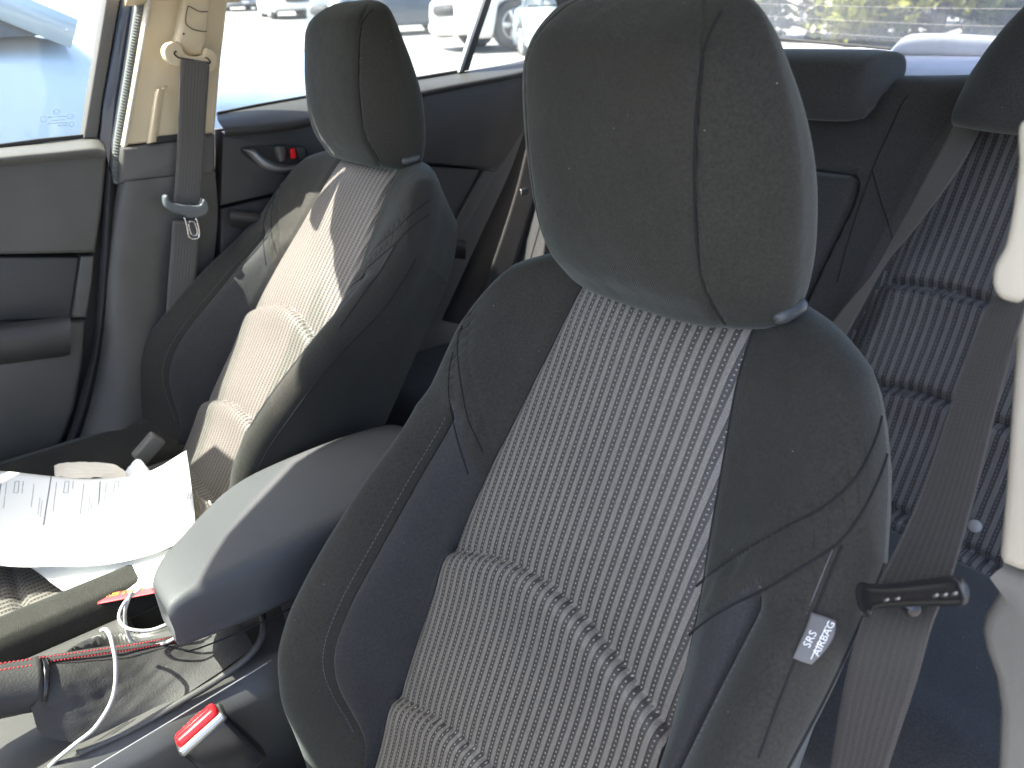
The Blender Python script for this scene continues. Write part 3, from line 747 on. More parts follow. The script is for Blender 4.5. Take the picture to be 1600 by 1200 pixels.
bp_ = thing('passenger_seat_belt', 'grey seat belt with metal tongue hanging on the beige far pillar', 'seat belt', A(-1.36, .42, -.9), group='front seat belts')
xs_ = -1.372
ribbon('webbing', [onX(p, x) for p, x in (((283, 90), -1.3495), ((282, 98), -1.3465), ((281, 118), -1.350), ((279, 180), -1.364), ((275, 260), xs_), ((271, 322), xs_))],
       [onX(p, x) for p, x in (((326, 97), -1.3495), ((327, 105), -1.3465), ((326, 125), -1.350), ((322, 180), -1.364), ((318, 260), xs_), ((314, 326), xs_))], M['web_l'], bp_, 60)
ribbon('webbing', [onX(p, xs_-.004) for p in ((270, 345), (266, 400), (262, 450), (258, 520), (250, 640))], [onX(p, xs_-.004) for p in ((312, 345), (309, 400), (304, 450), (298, 520), (290, 640))], M['web_l'], bp_, 50)
ribbon('webbing', [onX(p, -1.398) for p in ((272, 100), (262, 150), (252, 190), (245, 222))], [onX(p, -1.398) for p in ((290, 100), (288, 150), (285, 190), (283, 222))], M['web'], bp_, 20)
# tongue: plastic carrier and metal blade
def px_poly_plate(name, px, x, th, m, par, bevel=.002, n=40): return pX(name, px, x, th, m, par, bevel, 1, n)
px_poly_plate('tongue_carrier', [(257, 308), (263, 306), (268, 316), (290, 321), (312, 321), (318, 311), (325, 316), (327, 328), (322, 336), (310, 340), (296, 341), (285, 336), (270, 332), (259, 323)], -1.352, .014, M['plastic_carrier'] if 'plastic_carrier' in M else basic('carrier_plastic', (.10, .11, .115), .35), bp_, .003, 60)
tube('tongue_blade', cr([onX(p, -1.350) for p in ((288, 340), (292, 355), (296, 371), (310, 371), (310, 355), (306, 341))], 40), .0018, M['chrome'], bp_, 8)
tube('tongue_blade', cr([onX(p, -1.349) for p in ((295, 348), (304, 348), (308, 366), (299, 366))], 30, True), .0012, M['chrome'], bp_, 8)
# upper guide
px_poly_plate('belt_guide', [(256, 78), (262, 68), (275, 64), (284, 70), (290, 84), (305, 88), (318, 86), (322, 76), (332, 77), (340, 88), (340, 100), (335, 110), (328, 113), (304, 110), (281, 106), (268, 101), (259, 91)], -1.350, .016, M['beige'], bp_, .003, 90)
tube('guide_slot', cr([onX(p, -1.349) for p in ((276, 80), (272, 83), (277, 89), (284, 91), (326, 99), (325, 92), (321, 90))], 40), .0012, M['seam'], bp_, 6)

# rear seat belt
br = thing('rear_seat_belt', 'thin grey rear seat belt crossing the ribbed section of the rear seat', 'seat belt', A(-.5, 1.1, -.6))
ribbon('webbing', [onP(p, RO+RN*d, RN) for p, d in (((1500, 178), .03), ((1462, 250), .05), ((1405, 355), .05), ((1362, 430), .05), ((1308, 494), .045), ((1240, 590), .03))],
       [onP(p, RO+RN*d, RN) for p, d in (((1540, 184), .04), ((1500, 262), .06), ((1435, 350), .06), ((1385, 412), .05), ((1338, 496), .045), ((1280, 600), .03))], M['web_l'], br, 60)

# ------------------------------------------------------------------ near pillar (door opening beside the driver)
dp = thing('driver_side_pillar', 'ivory and grey centre pillar trim at the right edge of the photo', 'pillar', A(-.05, .45, -.96))
def yplate(name, px, y, th, m, bevel, n=0):
    P = [onY(p, y) for p in px]
    if n: P = list(cr(P, n, True))
    return plate(name, P, (-.15, -1, .1), th, m, dp, bevel)
yplate('upper_trim', [(1606, -300), (1608, 100), (1599, 190), (1588, 300), (1583, 420), (1579, 560), (1566, 760), (1556, 868), (1562, 882), (1590, 893), (1700, 905), (1900, 905), (1900, -300)], .432, .10, M['beige_l'], .006)
yplate('lower_trim', [(1556, 878), (1549, 930), (1530, 962), (1524, 985), (1530, 1015), (1546, 1060), (1553, 1110), (1550, 1200), (1540, 1400), (1900, 1400), (1900, 893), (1590, 897), (1562, 886)], .440, .10, M['greytrim'], .010)
yplate('belt_guide_cover', [(1590, 190), (1585, 260), (1576, 330), (1568, 372), (1562, 390), (1552, 408), (1546, 426), (1546, 448), (1556, 466), (1576, 474), (1620, 476), (1650, 400), (1650, 200)], .415, .02, M['beige_l'], .005, 80)

# ------------------------------------------------------------------ passenger side shell
XD = -1.395
door = thing('front_passenger_door', 'closed front door at far left with grey panel, armrest and window', 'car door', A(-1.43, 0, -.96), group='passenger side doors')
S_ = lambda y, z: ('yz', y, z)
pX('upper_panel', [(155, 222), (166, 238), (167, 262), (160, 330), (150, 396), (0, 399), (-300, 420), S_(-.95, -.33), S_(-.95, -.20), S_(-.4, -.165), (-200, 262), (0, 240)], XD, .05, M['plastic_b'], door, .008)
loft('window_sill', [[onX(p, x) for p, x in zip(ps, (XD-.035, XD-.020, XD+.002, XD+.020, XD+.012))] for ps in (
    [(-420, 268), (-420, 272), (-420, 282), (-420, 294), (-420, 304)], [(-200, 250), (-200, 253), (-200, 262), (-200, 273), (-200, 282)], [(0, 229), (0, 232), (0, 238), (0, 248), (0, 260)], [(80, 221), (80, 224), (80, 231), (80, 240), (80, 252)], [(148, 214), (149, 216), (150, 224), (152, 233), (153, 246)], [(163, 220), (163, 224), (163, 230), (165, 238), (165, 250)])], M['plastic_b'], door, 16, 40)
pX('inset_panel', [(124, 402), (111, 497), (0, 502), (-300, 520), S_(-.9, -.44), S_(-.9, -.34), (-300, 425), (0, 402)], XD-.012, .04, M['plastic'], door, .003)
pX('grab_strip', [(127, 401), (147, 400), (144, 440), (135, 496), (113, 497)], XD-.004, .04, M['plastic_b'], door, .003)
pX('lower_panel', [(136, 500), (131, 570), (118, 640), (95, 700), (60, 760), (0, 800), (-300, 900), S_(-.9, -.9), S_(-.9, -.44), (-300, 520), (0, 503)], XD-.014, .04, M['plastic_b'], door, .010)
loft('door_armrest', [[onX((px, 0+a), x) for a, x in ((503+dy, XD), (508+dy, XD+.025), (522+dy, XD+.040), (548+dy, XD+.036), (562+dy, XD+.018), (566+dy, XD))] for px, dy in ((-300, 38), (-150, 22), (0, 4), (60, -4), (95, -8), (110, -12))], M['plastic'], door, 20, 30)
# window frame strips, seals
pX('window_frame', [(131, 216), (139, 160), (152, 80), (166, -6), (192, -180), (216, -180), (188, 0), (172, 90), (160, 160), (153, 216)], XD-.018, .03, M['plastic_b'], door, .003)
pX('glass', [(-420, 275), (-200, 255), (0, 232), (131, 219), (140, 160), (166, -6), (176, -70), S_(.25, .135), S_(-.25, .125), S_(-.55, .05), S_(-.85, -.10)], XD-.03, .003, M['glass'], door, 0)
pX('window_channel', [(0, 231), (131, 216), (131, 210), (60, 217), (0, 225), (-400, 262), (-400, 270)], XD-.024, .006, M['rubber'], door, .001)
# etched marks on the window
def etched(px_c, parts):
    V = []; 
    for kind, data in parts:
        if kind == 'ring':
            cx, cy, rx, ry = data; c = [onX((cx+rx*math.cos(a), cy+ry*math.sin(a)), XD-.026) for a in np.linspace(0, 2*math.pi, 22)]; V.append(tube_geo(c, .0003, 4, False))
        else:
            c = cr([onX(p, XD-.026) for p in data], 8); V.append(tube_geo(c, .00028, 4))
    return merge(V)
marks = [('ring', (88.5, 175, 5.5, 4)), ('line', [(84, 173), (88.5, 177), (93, 173)]), ('ring', (110, 182, 5, 4)), ('ring', (68, 186, 5, 4)), ('ring', (112, 194, 3.5, 3.5)), ('line', [(107, 183), (113, 182)])]
rr_ = random.Random(5)
for y0, xa, xb in ((182.5, 75, 103), (188, 80, 101), (192.5, 75, 106), (196.5, 90, 106)):
    x = xa
    while x < xb:
        w_ = rr_.uniform(.8, 1.9); yy = y0-(x-88)*.05
        marks.append(('line', [(x, yy+rr_.uniform(-.6, .6)), (x+w_*.5, yy-.9), (x+w_, yy+.7)])); x += w_+.7
marks.append(('line', [(94.5, 200.5), (95.5, 199.5)]))
mesh_obj('glass_marking', *etched(None, marks), M['mark'], door)

bpl = thing('passenger_side_pillar', 'beige and dark grey centre pillar behind the far front door', 'pillar', A(-1.42, .38, -.96))
pX('door_seal', [(172, 290), (178, 220), (196, 110), (214, -6), (243, -180), (266, -180), (232, 0), (212, 110), (194, 220), (188, 290), (180, 288)], -1.398, .03, M['seal'], bpl, .005)
# ribs of the seal
rb_ = []
for k in range(64):
    t = k/63; a = cr([A(174, 280), A(180, 215), A(198, 105), A(219, -8)], 64)[k]; b = cr([A(187, 284), A(193, 219), A(211, 109), A(231, -4)], 64)[k]
    rb_.append(tube_geo([onX(a, -1.397), onX(b, -1.397)], .0011, 4))
mesh_obj('seal_ribs', *merge(rb_), M['seal'], bpl)['kind'] = 'stuff'
pX('body_flange', [(153, 222), (162, 150), (188, 0), (216, -180), (246, -180), (214, -6), (196, 110), (178, 222), (173, 300), (166, 255), (160, 226)], -1.415, .03, M['bodyblue'], bpl, .004)
pX('upper_trim', [(190, 228), (204, 150), (224, 30), (230, -8), S_(.36, .075), S_(.34, .15), (388, -180), (357, 0), (346, 100), (336, 208), (246, 222)], -1.388, .05, M['beige'], bpl, .006)
loft('trim_edge', [[onX(p, x) for p, x in zip(ps, (-1.386, -1.381, -1.384))] for ps in ([(190, 229), (194, 229), (199, 228)], [(203, 150), (208, 150), (213, 150)], [(223, 35), (228, 35), (233, 35)], [(237, -60), (242, -60), (247, -60)])], M['beige_l'], bpl, 8, 24)  # paler strip imitates sunlight on the pillar's front edge
px_poly_plate('height_adjuster', [(291, -40), (286, 10), (281, 45), (277, 66), (288, 82), (303, 88), (318, 84), (322, 60), (326, 20), (330, -40)], -1.362, .03, M['beige'], bpl, .008, 60)
tube('adjuster_seam', cr([onX(p, -1.3605) for p in ((325, 18), (312, 18), (296, 10), (293, 12), (290, 32), (293, 40), (302, 46), (315, 49), (323, 49))], 40), .0007, M['seam'], bpl, 6)
tube('adjuster_mark', [onX((286, 54), -1.360), onX((288, 52), -1.360)], .0012, M['seam'], bpl, 6)
pX('belt_slot', [(243, 214), (284, 209), (284, 219), (245, 223)], -1.384, .01, M['rubber'], bpl, .001)
loft('inner_step', [[onX(p, x) for p, x in zip(ps, (-1.388, -1.380, -1.380, -1.388))] for ps in ([(229, 224), (232, 224), (241, 222), (246, 222)], [(241, 146), (244, 146), (252, 143), (258, 140)], [(246, 142), (250, 141), (258, 139), (263, 138)])], M['beige'], bpl, 10, 20)
pX('middle_trim', [(190, 231), (246, 224), (337, 210), (337, 260), (334, 272), (240, 281), (190, 288), (186, 284)], -1.384, .05, M['plastic_b'], bpl, .006)
loft('lower_trim', [[onX(p, x) for p, x in zip(ps, xx)] for ps, xx in (
    ([(184, 286), (200, 284), (240, 279), (300, 272), (336, 268)], (-1.400, -1.384, -1.382, -1.382, -1.392)),
    ([(172, 360), (190, 356), (240, 352), (300, 346), (340, 340)], (-1.402, -1.386, -1.388, -1.392, -1.40)),
    ([(163, 440), (182, 440), (235, 440), (290, 440), (330, 440)], (-1.402, -1.384, -1.392, -1.405, -1.41)),
    ([(158, 520), (176, 520), (215, 522), (270, 528), (320, 530)], (-1.402, -1.380, -1.378, -1.395, -1.41)),
    ([(146, 600), (165, 600), (205, 600), (260, 600), (310, 600)], (-1.402, -1.376, -1.366, -1.39, -1.41)),
    ([(118, 690), (140, 692), (190, 690), (250, 690), (300, 690)], (-1.402, -1.372, -1.350, -1.375, -1.41)),
    ([(60, 790), (90, 800), (150, 800), (220, 800), (290, 800)], (-1.402, -1.372, -1.340, -1.36, -1.41)))], M['plastic_b'], bpl, 40, 60)
loft('lower_seal', [[onX(p, x) for p, x in zip(ps, (-1.402, -1.392, -1.402))] for ps in ([(166, 250), (172, 270), (180, 286)], [(157, 400), (165, 400), (174, 400)], [(148, 520), (155, 520), (163, 520)], [(128, 610), (137, 612), (146, 614)], [(98, 700), (108, 702), (120, 705)], [(30, 800), (50, 805), (70, 810)])], M['rubber'], bpl, 12, 40)

# dark side wall behind everything on the far side
side = thing('passenger_side_body', 'dark inner body side behind the far doors', 'car body', A(-1.45, .4, -.96))
plate('inner_skin', [A(-1.447, y, z) for y, z in ((-1.2, -.30), (-.95, -.205), (0.1, -.17), (.6, -.16), (1.2, -.15), (1.9, -.12), (1.9, -.97), (-1.2, -.97))], (1, 0, 0), .02, M['plastic'], side, 0)

rd = thing('rear_passenger_door', 'closed dark rear door with silver pull handle, red lock marker and divided window', 'car door', A(-1.43, .8, -.96), group='passenger side doors')
XR = -1.395
loft('window_sill', [[onX(p, x) for p, x in zip(ps, (XR-.04, XR-.024, XR+.002, XR+.022, XR+.012))] for ps in (
    [(338, 178), (339, 182), (341, 190), (350, 203), (352, 212)], [(400, 166), (402, 170), (406, 182), (412, 200), (414, 208)], [(470, 153), (472, 158), (476, 172), (480, 190), (482, 198)],
    [(560, 138), (562, 142), (566, 152), (570, 166), (572, 172)], [(665, 122), (667, 125), (670, 132), (673, 142), (674, 148)], [(735, 110), (737, 113), (740, 120), (744, 128), (745, 134)], [(800, 98), (801, 101), (804, 108), (806, 116), (806, 122)], [(850, 85), (850, 88), (852, 94), (854, 102), (854, 110)])], M['plastic'], rd, 16, 60)
pX('upper_panel', [(348, 206), (352, 210), (480, 194), (600, 165), (674, 146), (745, 132), (835, 114), (860, 105), (880, 180), (820, 205), (798, 240), (778, 264), (668, 255), (600, 262), (500, 290), (420, 305), (345, 322)], XR, .05, M['plastic'], rd, .004)
pX('insert_panel', [(345, 326), (420, 309), (500, 294), (600, 268), (668, 259), (752, 265), (692, 378), (640, 500), (345, 500)], XR-.010, .04, M['plastic'], rd, .004)
pX('edge_strip', [(756, 266), (777, 268), (712, 384), (694, 378)], XR-.006, .04, M['plastic_b'], rd, .003)
loft('door_armrest', [[onX((px, y0+a), x) for a, x in ((0, XR), (5, XR+.03), (14, XR+.035), (30, XR+.01))] for px, y0 in ((360, 325), (500, 345), (640, 366), (700, 372), (728, 376))], M['plastic'], rd, 14, 30)
# handle
pX('handle_recess', [(377, 232), (420, 227), (455, 226), (475, 230), (485, 245), (500, 262), (470, 275), (440, 272), (420, 266), (395, 252)], XR+.0035, .003, M['rubber'], rd, 0, smooth=50)
loft('pull_handle', [[onX(p, x) for p, x in zip(ps, (XR+.006, XR+.016, XR+.014, XR+.006))] for ps in ([(378, 233), (379, 233.5), (380, 234), (381, 235)], [(396, 233), (396, 237), (394, 241), (391, 244)], [(407, 241), (405, 246), (402, 250), (399, 253)], [(420, 250), (418, 256), (415, 261), (412, 264)], [(435, 256), (434, 262), (432, 267), (430, 269)], [(452, 258), (452, 263), (452, 267), (452, 269)], [(475, 255), (475, 259), (475, 263), (475, 266)])], M['silver'], rd, 14, 40)
loft('finger_cup', [[onX(p, XR+.005+.01*k) for p, k in zip(ps, (0, 1, 1, 0))] for ps in ([(428, 230), (434, 229), (442, 229), (446, 231)], [(430, 240), (436, 240), (444, 240), (448, 241)], [(434, 250), (438, 252), (443, 252), (446, 249)])], M['plastic_b'], rd, 12, 12)
pX('lock_lever', [(462, 231), (470, 229), (477, 233), (478, 247), (468, 250)], XR+.012, .008, M['plastic'], rd, .002)
pX('lock_marker', [(455, 233), (461, 232), (463, 247), (457, 248)], XR+.016, .008, M['red'], rd, .001)
pX('glass', [(342, 178), (400, 166), (560, 138), (726, 110), (745, 60), (768, -10), (775, -60), S_(.55, .12), (360, -70), (352, 40)], XR-.038, .003, M['glass'], rd, 0)
pX('window_divider', [(722, 112), (733, 110), (752, 50), (772, -8), (790, -60), (778, -60), (758, 0), (742, 48)], XR-.030, .02, M['rubber'], rd, .002)
pX('divider_trim', [(717, 113), (722, 112), (743, 48), (759, 0), (777, -60), (772, -60), (754, 0), (738, 48)], XR-.028, .01, M['silver'], rd, .001)
pX('quarter_glass', [(733, 110), (790, 100), (838, 84), (862, 50), (878, 10), (880, -60), (790, -60), (768, 0), (752, 50)], XR-.036, .003, M['glass'], rd, 0)
pX('quarter_seal', [(733, 114), (790, 104), (840, 88), (866, 52), (876, 20), (872, 2), (866, -6), (880, -30), (960, -60), (960, 120), (850, 118), (790, 112), (733, 120)], XR-.034, .008, M['rubber'], rd, .002)
pX('sill_channel', [(340, 181), (400, 169), (560, 141), (726, 113), (726, 108), (560, 135), (400, 163), (341, 175)], XR-.034, .008, M['rubber'], rd, .001)

# C-pillar side bolster, belt and tongue at the far rear corner
cpl = thing('rear_side_trim', 'black side trim between the far rear door and the rear seat', 'trim', A(-1.3, 1.1, -.96))
loft('side_bolster', [[onX(p, x) for p, x in zip(ps, (-1.37, -1.33, -1.30, -1.31))] for ps in ([(862, 100), (880, 100), (900, 100), (930, 100)], [(838, 150), (855, 150), (880, 150), (930, 150)], [(800, 260), (818, 262), (840, 262), (900, 262)], [(745, 380), (765, 382), (790, 386), (850, 390)], [(690, 500), (710, 505), (740, 510), (800, 520)])], M['plastic'], cpl, 20, 40)
br2 = thing('far_rear_seat_belt', 'dark rear seat belt with a silver tongue left of the near headrest', 'seat belt', A(-1.2, 1.1, -.8))
ribbon('webbing', [onX(p, -1.285) for p in ((828, 205), (808, 290), (780, 380), (748, 470))], [onX(p, -1.270) for p in ((862, 205), (842, 290), (815, 380), (785, 470))], M['web'], br2, 40)
rbox('belt_tongue', onX((819, 300), -1.265), (.006, .022, .016), M['chrome'], br2, .002)

# ------------------------------------------------------------------ centre console
con = thing('centre_console', 'dark centre console between the front seats with padded armrest and cup holders', 'console', A(-.80, .1, -.96))
def ell(X, Y, cx, cy, a, b, ang=0):
    c, s = math.cos(ang), math.sin(ang); dx, dy = X-cx, Y-cy; return np.sqrt(((dx*c+dy*s)/a)**2+((-dx*s+dy*c)/b)**2)
cup = [onZ((150, 1042), -.655), onZ((250, 958), -.655)]
def conz(X, Y):
    z = np.full_like(X, -.650)
    e = np.clip((np.abs(X+.805)-.085)/.02, 0, 1); z = z-.012*e**2
    for c, r in zip(cup, (.040, .038)):
        q = ell(X, Y, c[0], c[1], r, r*1.0); z = z-.075*np.clip((1.08-q)/.16, 0, 1)**.7
        z = z+.004*np.exp(-((q-1.12)/.05)**2)
    return z
hfield('console_top', -.905, -.700, -.60, .50, 130, 330, conz, M['console'], con)
loft('console_side', [[A(-.700, y, -.662), A(-.692, y, -.672), A(-.688, y, -.69), A(-.690, y, -.78), A(-.70, y, -.95)] for y in (-.6, -.3, 0, .25, .5)], M['console'], con, 24, 30)
loft('console_side', [[A(-.905, y, -.662), A(-.915, y, -.69), A(-.915, y, -.95)] for y in (-.6, 0, .5)], M['console'], con, 10, 10)
tube('console_trim_line', cr([onX(p, -.6885) for p in ((140, 1203), (200, 1167), (280, 1119), (350, 1077), (425, 1031))], 30), .0009, M['silver'], con, 6)
# armrest
def arow(y, zt, xl, xr, th, sk=0):
    pts = [(-1, -.2), (-1, .55), (-.93, .9), (-.78, 1), (0, 1.02), (.74, 1), (.92, .9), (1.0, .62), (1.02, .1), (.98, -.6), (.90, -1), (0, -1.05), (-.9, -1)]
    return [A((xl+xr)/2+a*(xr-xl)/2, y+sk*(1-a), zt-th/2+b*th/2) for a, b in pts]
for q in ((345, 770), (352, 833), (290, 877), (240, 915), (275, 968), (300, 935)): print('arm', q, onZ(q, -.52).round(3))
arm = loft('armrest', [arow(.092, -.546, -.752, -.722, .020), arow(.083, -.536, -.765, -.713, .042), arow(.088, -.528, -.778, -.711, .055), arow(.105, -.522, -.797, -.711, .064), arow(.135, -.518, -.822, -.711, .072), arow(.165, -.516, -.846, -.711, .076), arow(.20, -.514, -.872, -.711, .080), arow(.25, -.512, -.888, -.711, .084), arow(.34, -.508, -.890, -.711, .088), arow(.42, -.512, -.890, -.711, .086), arow(.455, -.522, -.885, -.715, .075), arow(.47, -.540, -.870, -.728, .040)], M['armleather'], con, 60, 80, True, True)
loft('armrest_base', [[A(-.86, y, -.59), A(-.86, y, -.66), A(-.735, y, -.66), A(-.735, y, -.59)] for y in (.20, .3, .46)], M['console'], con, 16, 6)
tube('armrest_seam', cr([A(-.7095, .084, -.580), A(-.7095, .10, -.592), A(-.7095, .2, -.598), A(-.7095, .42, -.595)], 30), .0009, M['seam'], con, 6)

# handbrake with leather gaiter
hb_ = thing('handbrake', 'handbrake lever with leather gaiter and red stitching in front of the armrest', 'handbrake', A(-.76, -.05, -.65))
def gdisp(Gm):
    n, k, _ = Gm.shape
    I, J = np.meshgrid(np.linspace(0, 1, n), np.linspace(0, 1, k), indexing='ij')
    amp = .0026*np.sin(math.pi*np.clip(J, 0, 1))*np.clip(I*5, 0, 1)
    d = noise2(I*1., J*.5, 15, 4)+.35*noise2(I, J, 34, 9)
    Gm = Gm.copy(); Gm[..., 2] += amp*d; Gm[..., 0] += amp*.8*noise2(I, J, 30, 12); return Gm
gr = [  # left to right; each row goes from the far side over the stitched ridge down to the console, (px, x)
    [((52, 1028), -.795), ((62, 1034), -.780), ((66, 1060), -.757), ((60, 1092), -.745), ((48, 1106), -.745)],
    [((85, 1022), -.795), ((92, 1030), -.778), ((100, 1065), -.752), ((92, 1120), -.738), ((70, 1150), -.735)],
    [((150, 1012), -.797), ((155, 1021), -.780), ((165, 1060), -.752), ((160, 1120), -.730), ((150, 1158), -.722)],
    [((205, 1004), -.800), ((210, 1013), -.784), ((225, 1050), -.755), ((225, 1095), -.730), ((226, 1124), -.719)],
    [((255, 996), -.803), ((258, 1004), -.788), ((275, 1030), -.760), ((278, 1065), -.735), ((282, 1090), -.717)],
    [((296, 985), -.806), ((302, 996), -.790), ((312, 1015), -.768), ((318, 1040), -.740), ((322, 1064), -.716)],
    [((310, 968), -.808), ((322, 978), -.795), ((335, 996), -.772), ((345, 1020), -.742), ((352, 1044), -.716)],
    [((340, 952), -.806), ((356, 958), -.792), ((375, 975), -.764), ((388, 996), -.735), ((396, 1012), -.716)]]
loft('gaiter', [[onX(p, x) for p, x in r] for r in gr], M['leather'], hb_, 40, 70, disp=gdisp)
rid = [onX(r[1][0], r[1][1]) for r in gr[:6]]
for dpx in (-4, 4):
    c = cr([onX((r[1][0][0], r[1][0][1]+dpx), r[1][1]+.004) for r in gr[:6]], 200)+A(0, 0, .002); out = []
    for i in range(0, 194, 4): out.append(tube_geo(c[i:i+3], .0008, 5))
    mesh_obj('stitching', *merge(out), M['redthread'], hb_)['kind'] = 'stuff'
tube('gaiter_seam', cr([q+A(.003, 0, .0015) for q in rid], 60), .0011, M['seam'], hb_, 6)
c = cr([onX(p, x) for p, x in (((318, 966), -.79), ((330, 955), -.79), ((350, 946), -.79), ((372, 945), -.78), ((386, 955), -.76))], 60)+A(.002, 0, .002)
mesh_obj('stitching', *merge([tube_geo(c[i:i+3], .0007, 5) for i in range(0, 56, 4)]), M['redthread'], hb_)['kind'] = 'stuff'
# lever sleeve
hp = [onX(p, -.772) for p in ((-120, 1100), (-60, 1090), (0, 1080), (40, 1072), (60, 1068))]
tube('lever_grip', cr(hp, 20), [.026]*16+[.026, .0262, .0266, .027], M['leather'], hb_, 28)
tube('grip_ring', cr([onX((58, 1070), -.772), onX((66, 1069), -.772)], 4), .0278, M['plastic_g'], hb_, 28)
for dz in (-5, 5):
    c = cr([onX((px, 1042+dz-(px)*.15), -.748) for px in (-100, -50, 0, 30, 55)], 90)
    mesh_obj('stitching', *merge([tube_geo(c[i:i+3], .0009, 5) for i in range(0, 86, 4)]), M['redthread'], hb_)['kind'] = 'stuff'
# surround rim of the gaiter opening
tube('gaiter_rim', cr([onX(p, x) for p, x in (((120, 1178), -.712), ((200, 1142), -.710), ((280, 1098), -.708), ((340, 1062), -.708), ((392, 1022), -.710), ((412, 985), -.725), ((404, 950), -.76), ((370, 938), -.79))], 60), .004, M['console'], hb_, 10)

# cables
cab = [((170, 985), -.63), ((172, 990), -.625), ((178, 1020), -.62), ((180, 1060), -.625), ((165, 1110), -.64), ((130, 1150), -.66), ((95, 1175), -.665), ((60, 1215), -.665)]
P_ = [onX(p, -.70+.0*k) for p, k in cab]
zc_ = [.112, .10]
tag(tube('charging_cable', cr([onX((158, 985), -.775), onX((166, 984), -.765), onX((174, 1000), -.745), onX((181, 1040), -.728), onX((176, 1090), -.718), onX((150, 1135), -.712), (onX((118, 1162), -.712)), onX((90, 1185), -.715), onX((60, 1215), -.72)], 120), .0021, M['cable'], None, 10), 'thin grey cable curling over the leather gaiter', 'cable', 'charging cables')
tag(tube('charging_cable', cr([onX(p, x) for p, x in (((222, 918), -.80), ((196, 940), -.80), ((186, 965), -.79), ((200, 982), -.775), ((232, 985), -.765), ((262, 975), -.76), ((285, 964), -.76))], 120), .0019, M['cable'], None, 10), 'thin dark loop of cable below the front end of the armrest', 'cable', 'charging cables')
tag(tube('charging_cable', cr([onX(p, x) for p, x in (((300, 968), -.745), ((285, 985), -.76), ((268, 1000), -.775), ((240, 1008), -.79), ((205, 1000), -.80), ((195, 960), -.80), ((205, 925), -.80))], 120), .0019, M['cable'], None, 10), 'thin cable running from under the armrest behind the stitched gaiter', 'cable', 'charging cables')

# belt buckle with red button
bk = thing('driver_belt_buckle', 'seat belt buckle with red PRESS button beside the nearest seat', 'belt buckle', A(-.64, .09, -.80))
bx = onX((302, 1140), -.655)
ax_l = onX((338, 1103), -.655)-onX((283, 1152), -.655); ax_l /= np.linalg.norm(ax_l)           # long axis of the top face
dn = onX((360, 1180), -.640)-onX((300, 1125), -.655); dn = dn-ax_l*np.dot(dn, ax_l); dn /= np.linalg.norm(dn)
th_ax = np.cross(ax_l, dn); Mb = Matrix(((ax_l[0], th_ax[0], dn[0]), (ax_l[1], th_ax[1], dn[1]), (ax_l[2], th_ax[2], dn[2])))
cB = onX((345, 1172), -.640)
cT = onX((312, 1137), -.650)
rbox('buckle_body', cT+dn*.040, (.052, .024, .075), M['plastic_g'], bk, .006, Mb)
rbox('buckle_collar', cT+dn*.003, (.054, .026, .010), M['steel'], bk, .004, Mb)
nv = th_ax if np.dot(th_ax, -cT) > 0 else -th_ax
rbox('press_button', cT-dn*.004, (.047, .0185, .012), M['red'], bk, .005, Mb)
rbox('button_ridge', cT-dn*.0103+nv*.002, (.036, .0015, .002), M['red'], bk, .0006, Mb)
tv, tf = text_geo('PRESS', .0085, .0003)
mesh_obj('button_lettering', place(tv, cT-dn*.0102-nv*.0062, ax_l, -nv if False else nv*-1*-1), tf, M['redthread'], bk, smooth=False)
tube('buckle_stalk', cr([cT+dn*.075, cT+dn*.12, cT+dn*.18+A(0, 0, -.05)], 10), .010, M['plastic'], bk, 10)
bk2 = thing('passenger_belt_buckle', 'small grey belt buckle wedged between the far seat and pillar', 'belt buckle', A(-1.33, .2, -.8))
c2 = onX((232, 700), -1.29)
rbox('buckle_body', c2, (.02, .05, .028), M['greytrim'], bk2, .004, frame3((1, 0, 0), (0, .8, .6)))
rbox('stalk', c2+A(0, -.03, -.035), (.012, .05, .02), M['plastic'], bk2, .003, frame3((1, 0, 0), (0, .7, .7)))

# ------------------------------------------------------------------ papers on the far seat
def sheet(name, rows, m, nu=30, nv=30, th=.0003): 
    o = loft(name, rows, m, None, nu, nv, thick=th); return o
ps1 = [[onZ((-150, 728), -.60), onZ((0, 736), -.595), (onZ((80, 744), -.592)), onZ((150, 748), -.59), onZ((230, 738), -.565), onZ((291, 704), -.535)],
       [onZ((-170, 760), -.61), onZ((0, 780), -.605), onZ((80, 784), -.60), onZ((160, 782), -.595), onZ((240, 768), -.575), onZ((296, 738), -.555)],
       [onZ((-190, 815), -.615), onZ((0, 835), -.612), onZ((80, 838), -.61), onZ((165, 835), -.605), onZ((245, 820), -.59), onZ((303, 795), -.575)],
       [onZ((-200, 865), -.618), onZ((0, 884), -.615), onZ((80, 885), -.613), onZ((165, 882), -.61), onZ((240, 865), -.60), onZ((306, 835), -.585)]]
sh = tag(sheet('paper_form', ps1, M['paper'], 40, 30), 'large printed form curling against the far seat back', 'paper')
SBV = BVHTree.FromPolygons([tuple(v.co+Vector(sh.location)-Vector((0, 0, ZC))) for v in sh.data.vertices], [tuple(p.vertices) for p in sh.data.polygons])
def sheet_pt(p):
    d = ray(p); h = SBV.ray_cast(Vector((0, 0, 0)), Vector(d).normalized()); return None if h[0] is None else np.array(h[0])-d/np.linalg.norm(d)*.0009
ink = []
def inkline(a, b, r=.0004, n=8):
    c = [sheet_pt(p) for p in cr([A(*a), A(*b)], n)]; c = [q for q in c if q is not None]
    if len(c) > 2: ink.append(tube_geo(c, r, 4))
for x0, x1 in ((2, -10), (79, 68), (156, 153), (227, 229)):
    inkline((x0+1, 744 if x0 < 200 else 738), (x1, 832 if x0 < 70 else (820 if x0 < 140 else (805 if x0 < 200 else 778))), .0009)
rr_ = random.Random(2)
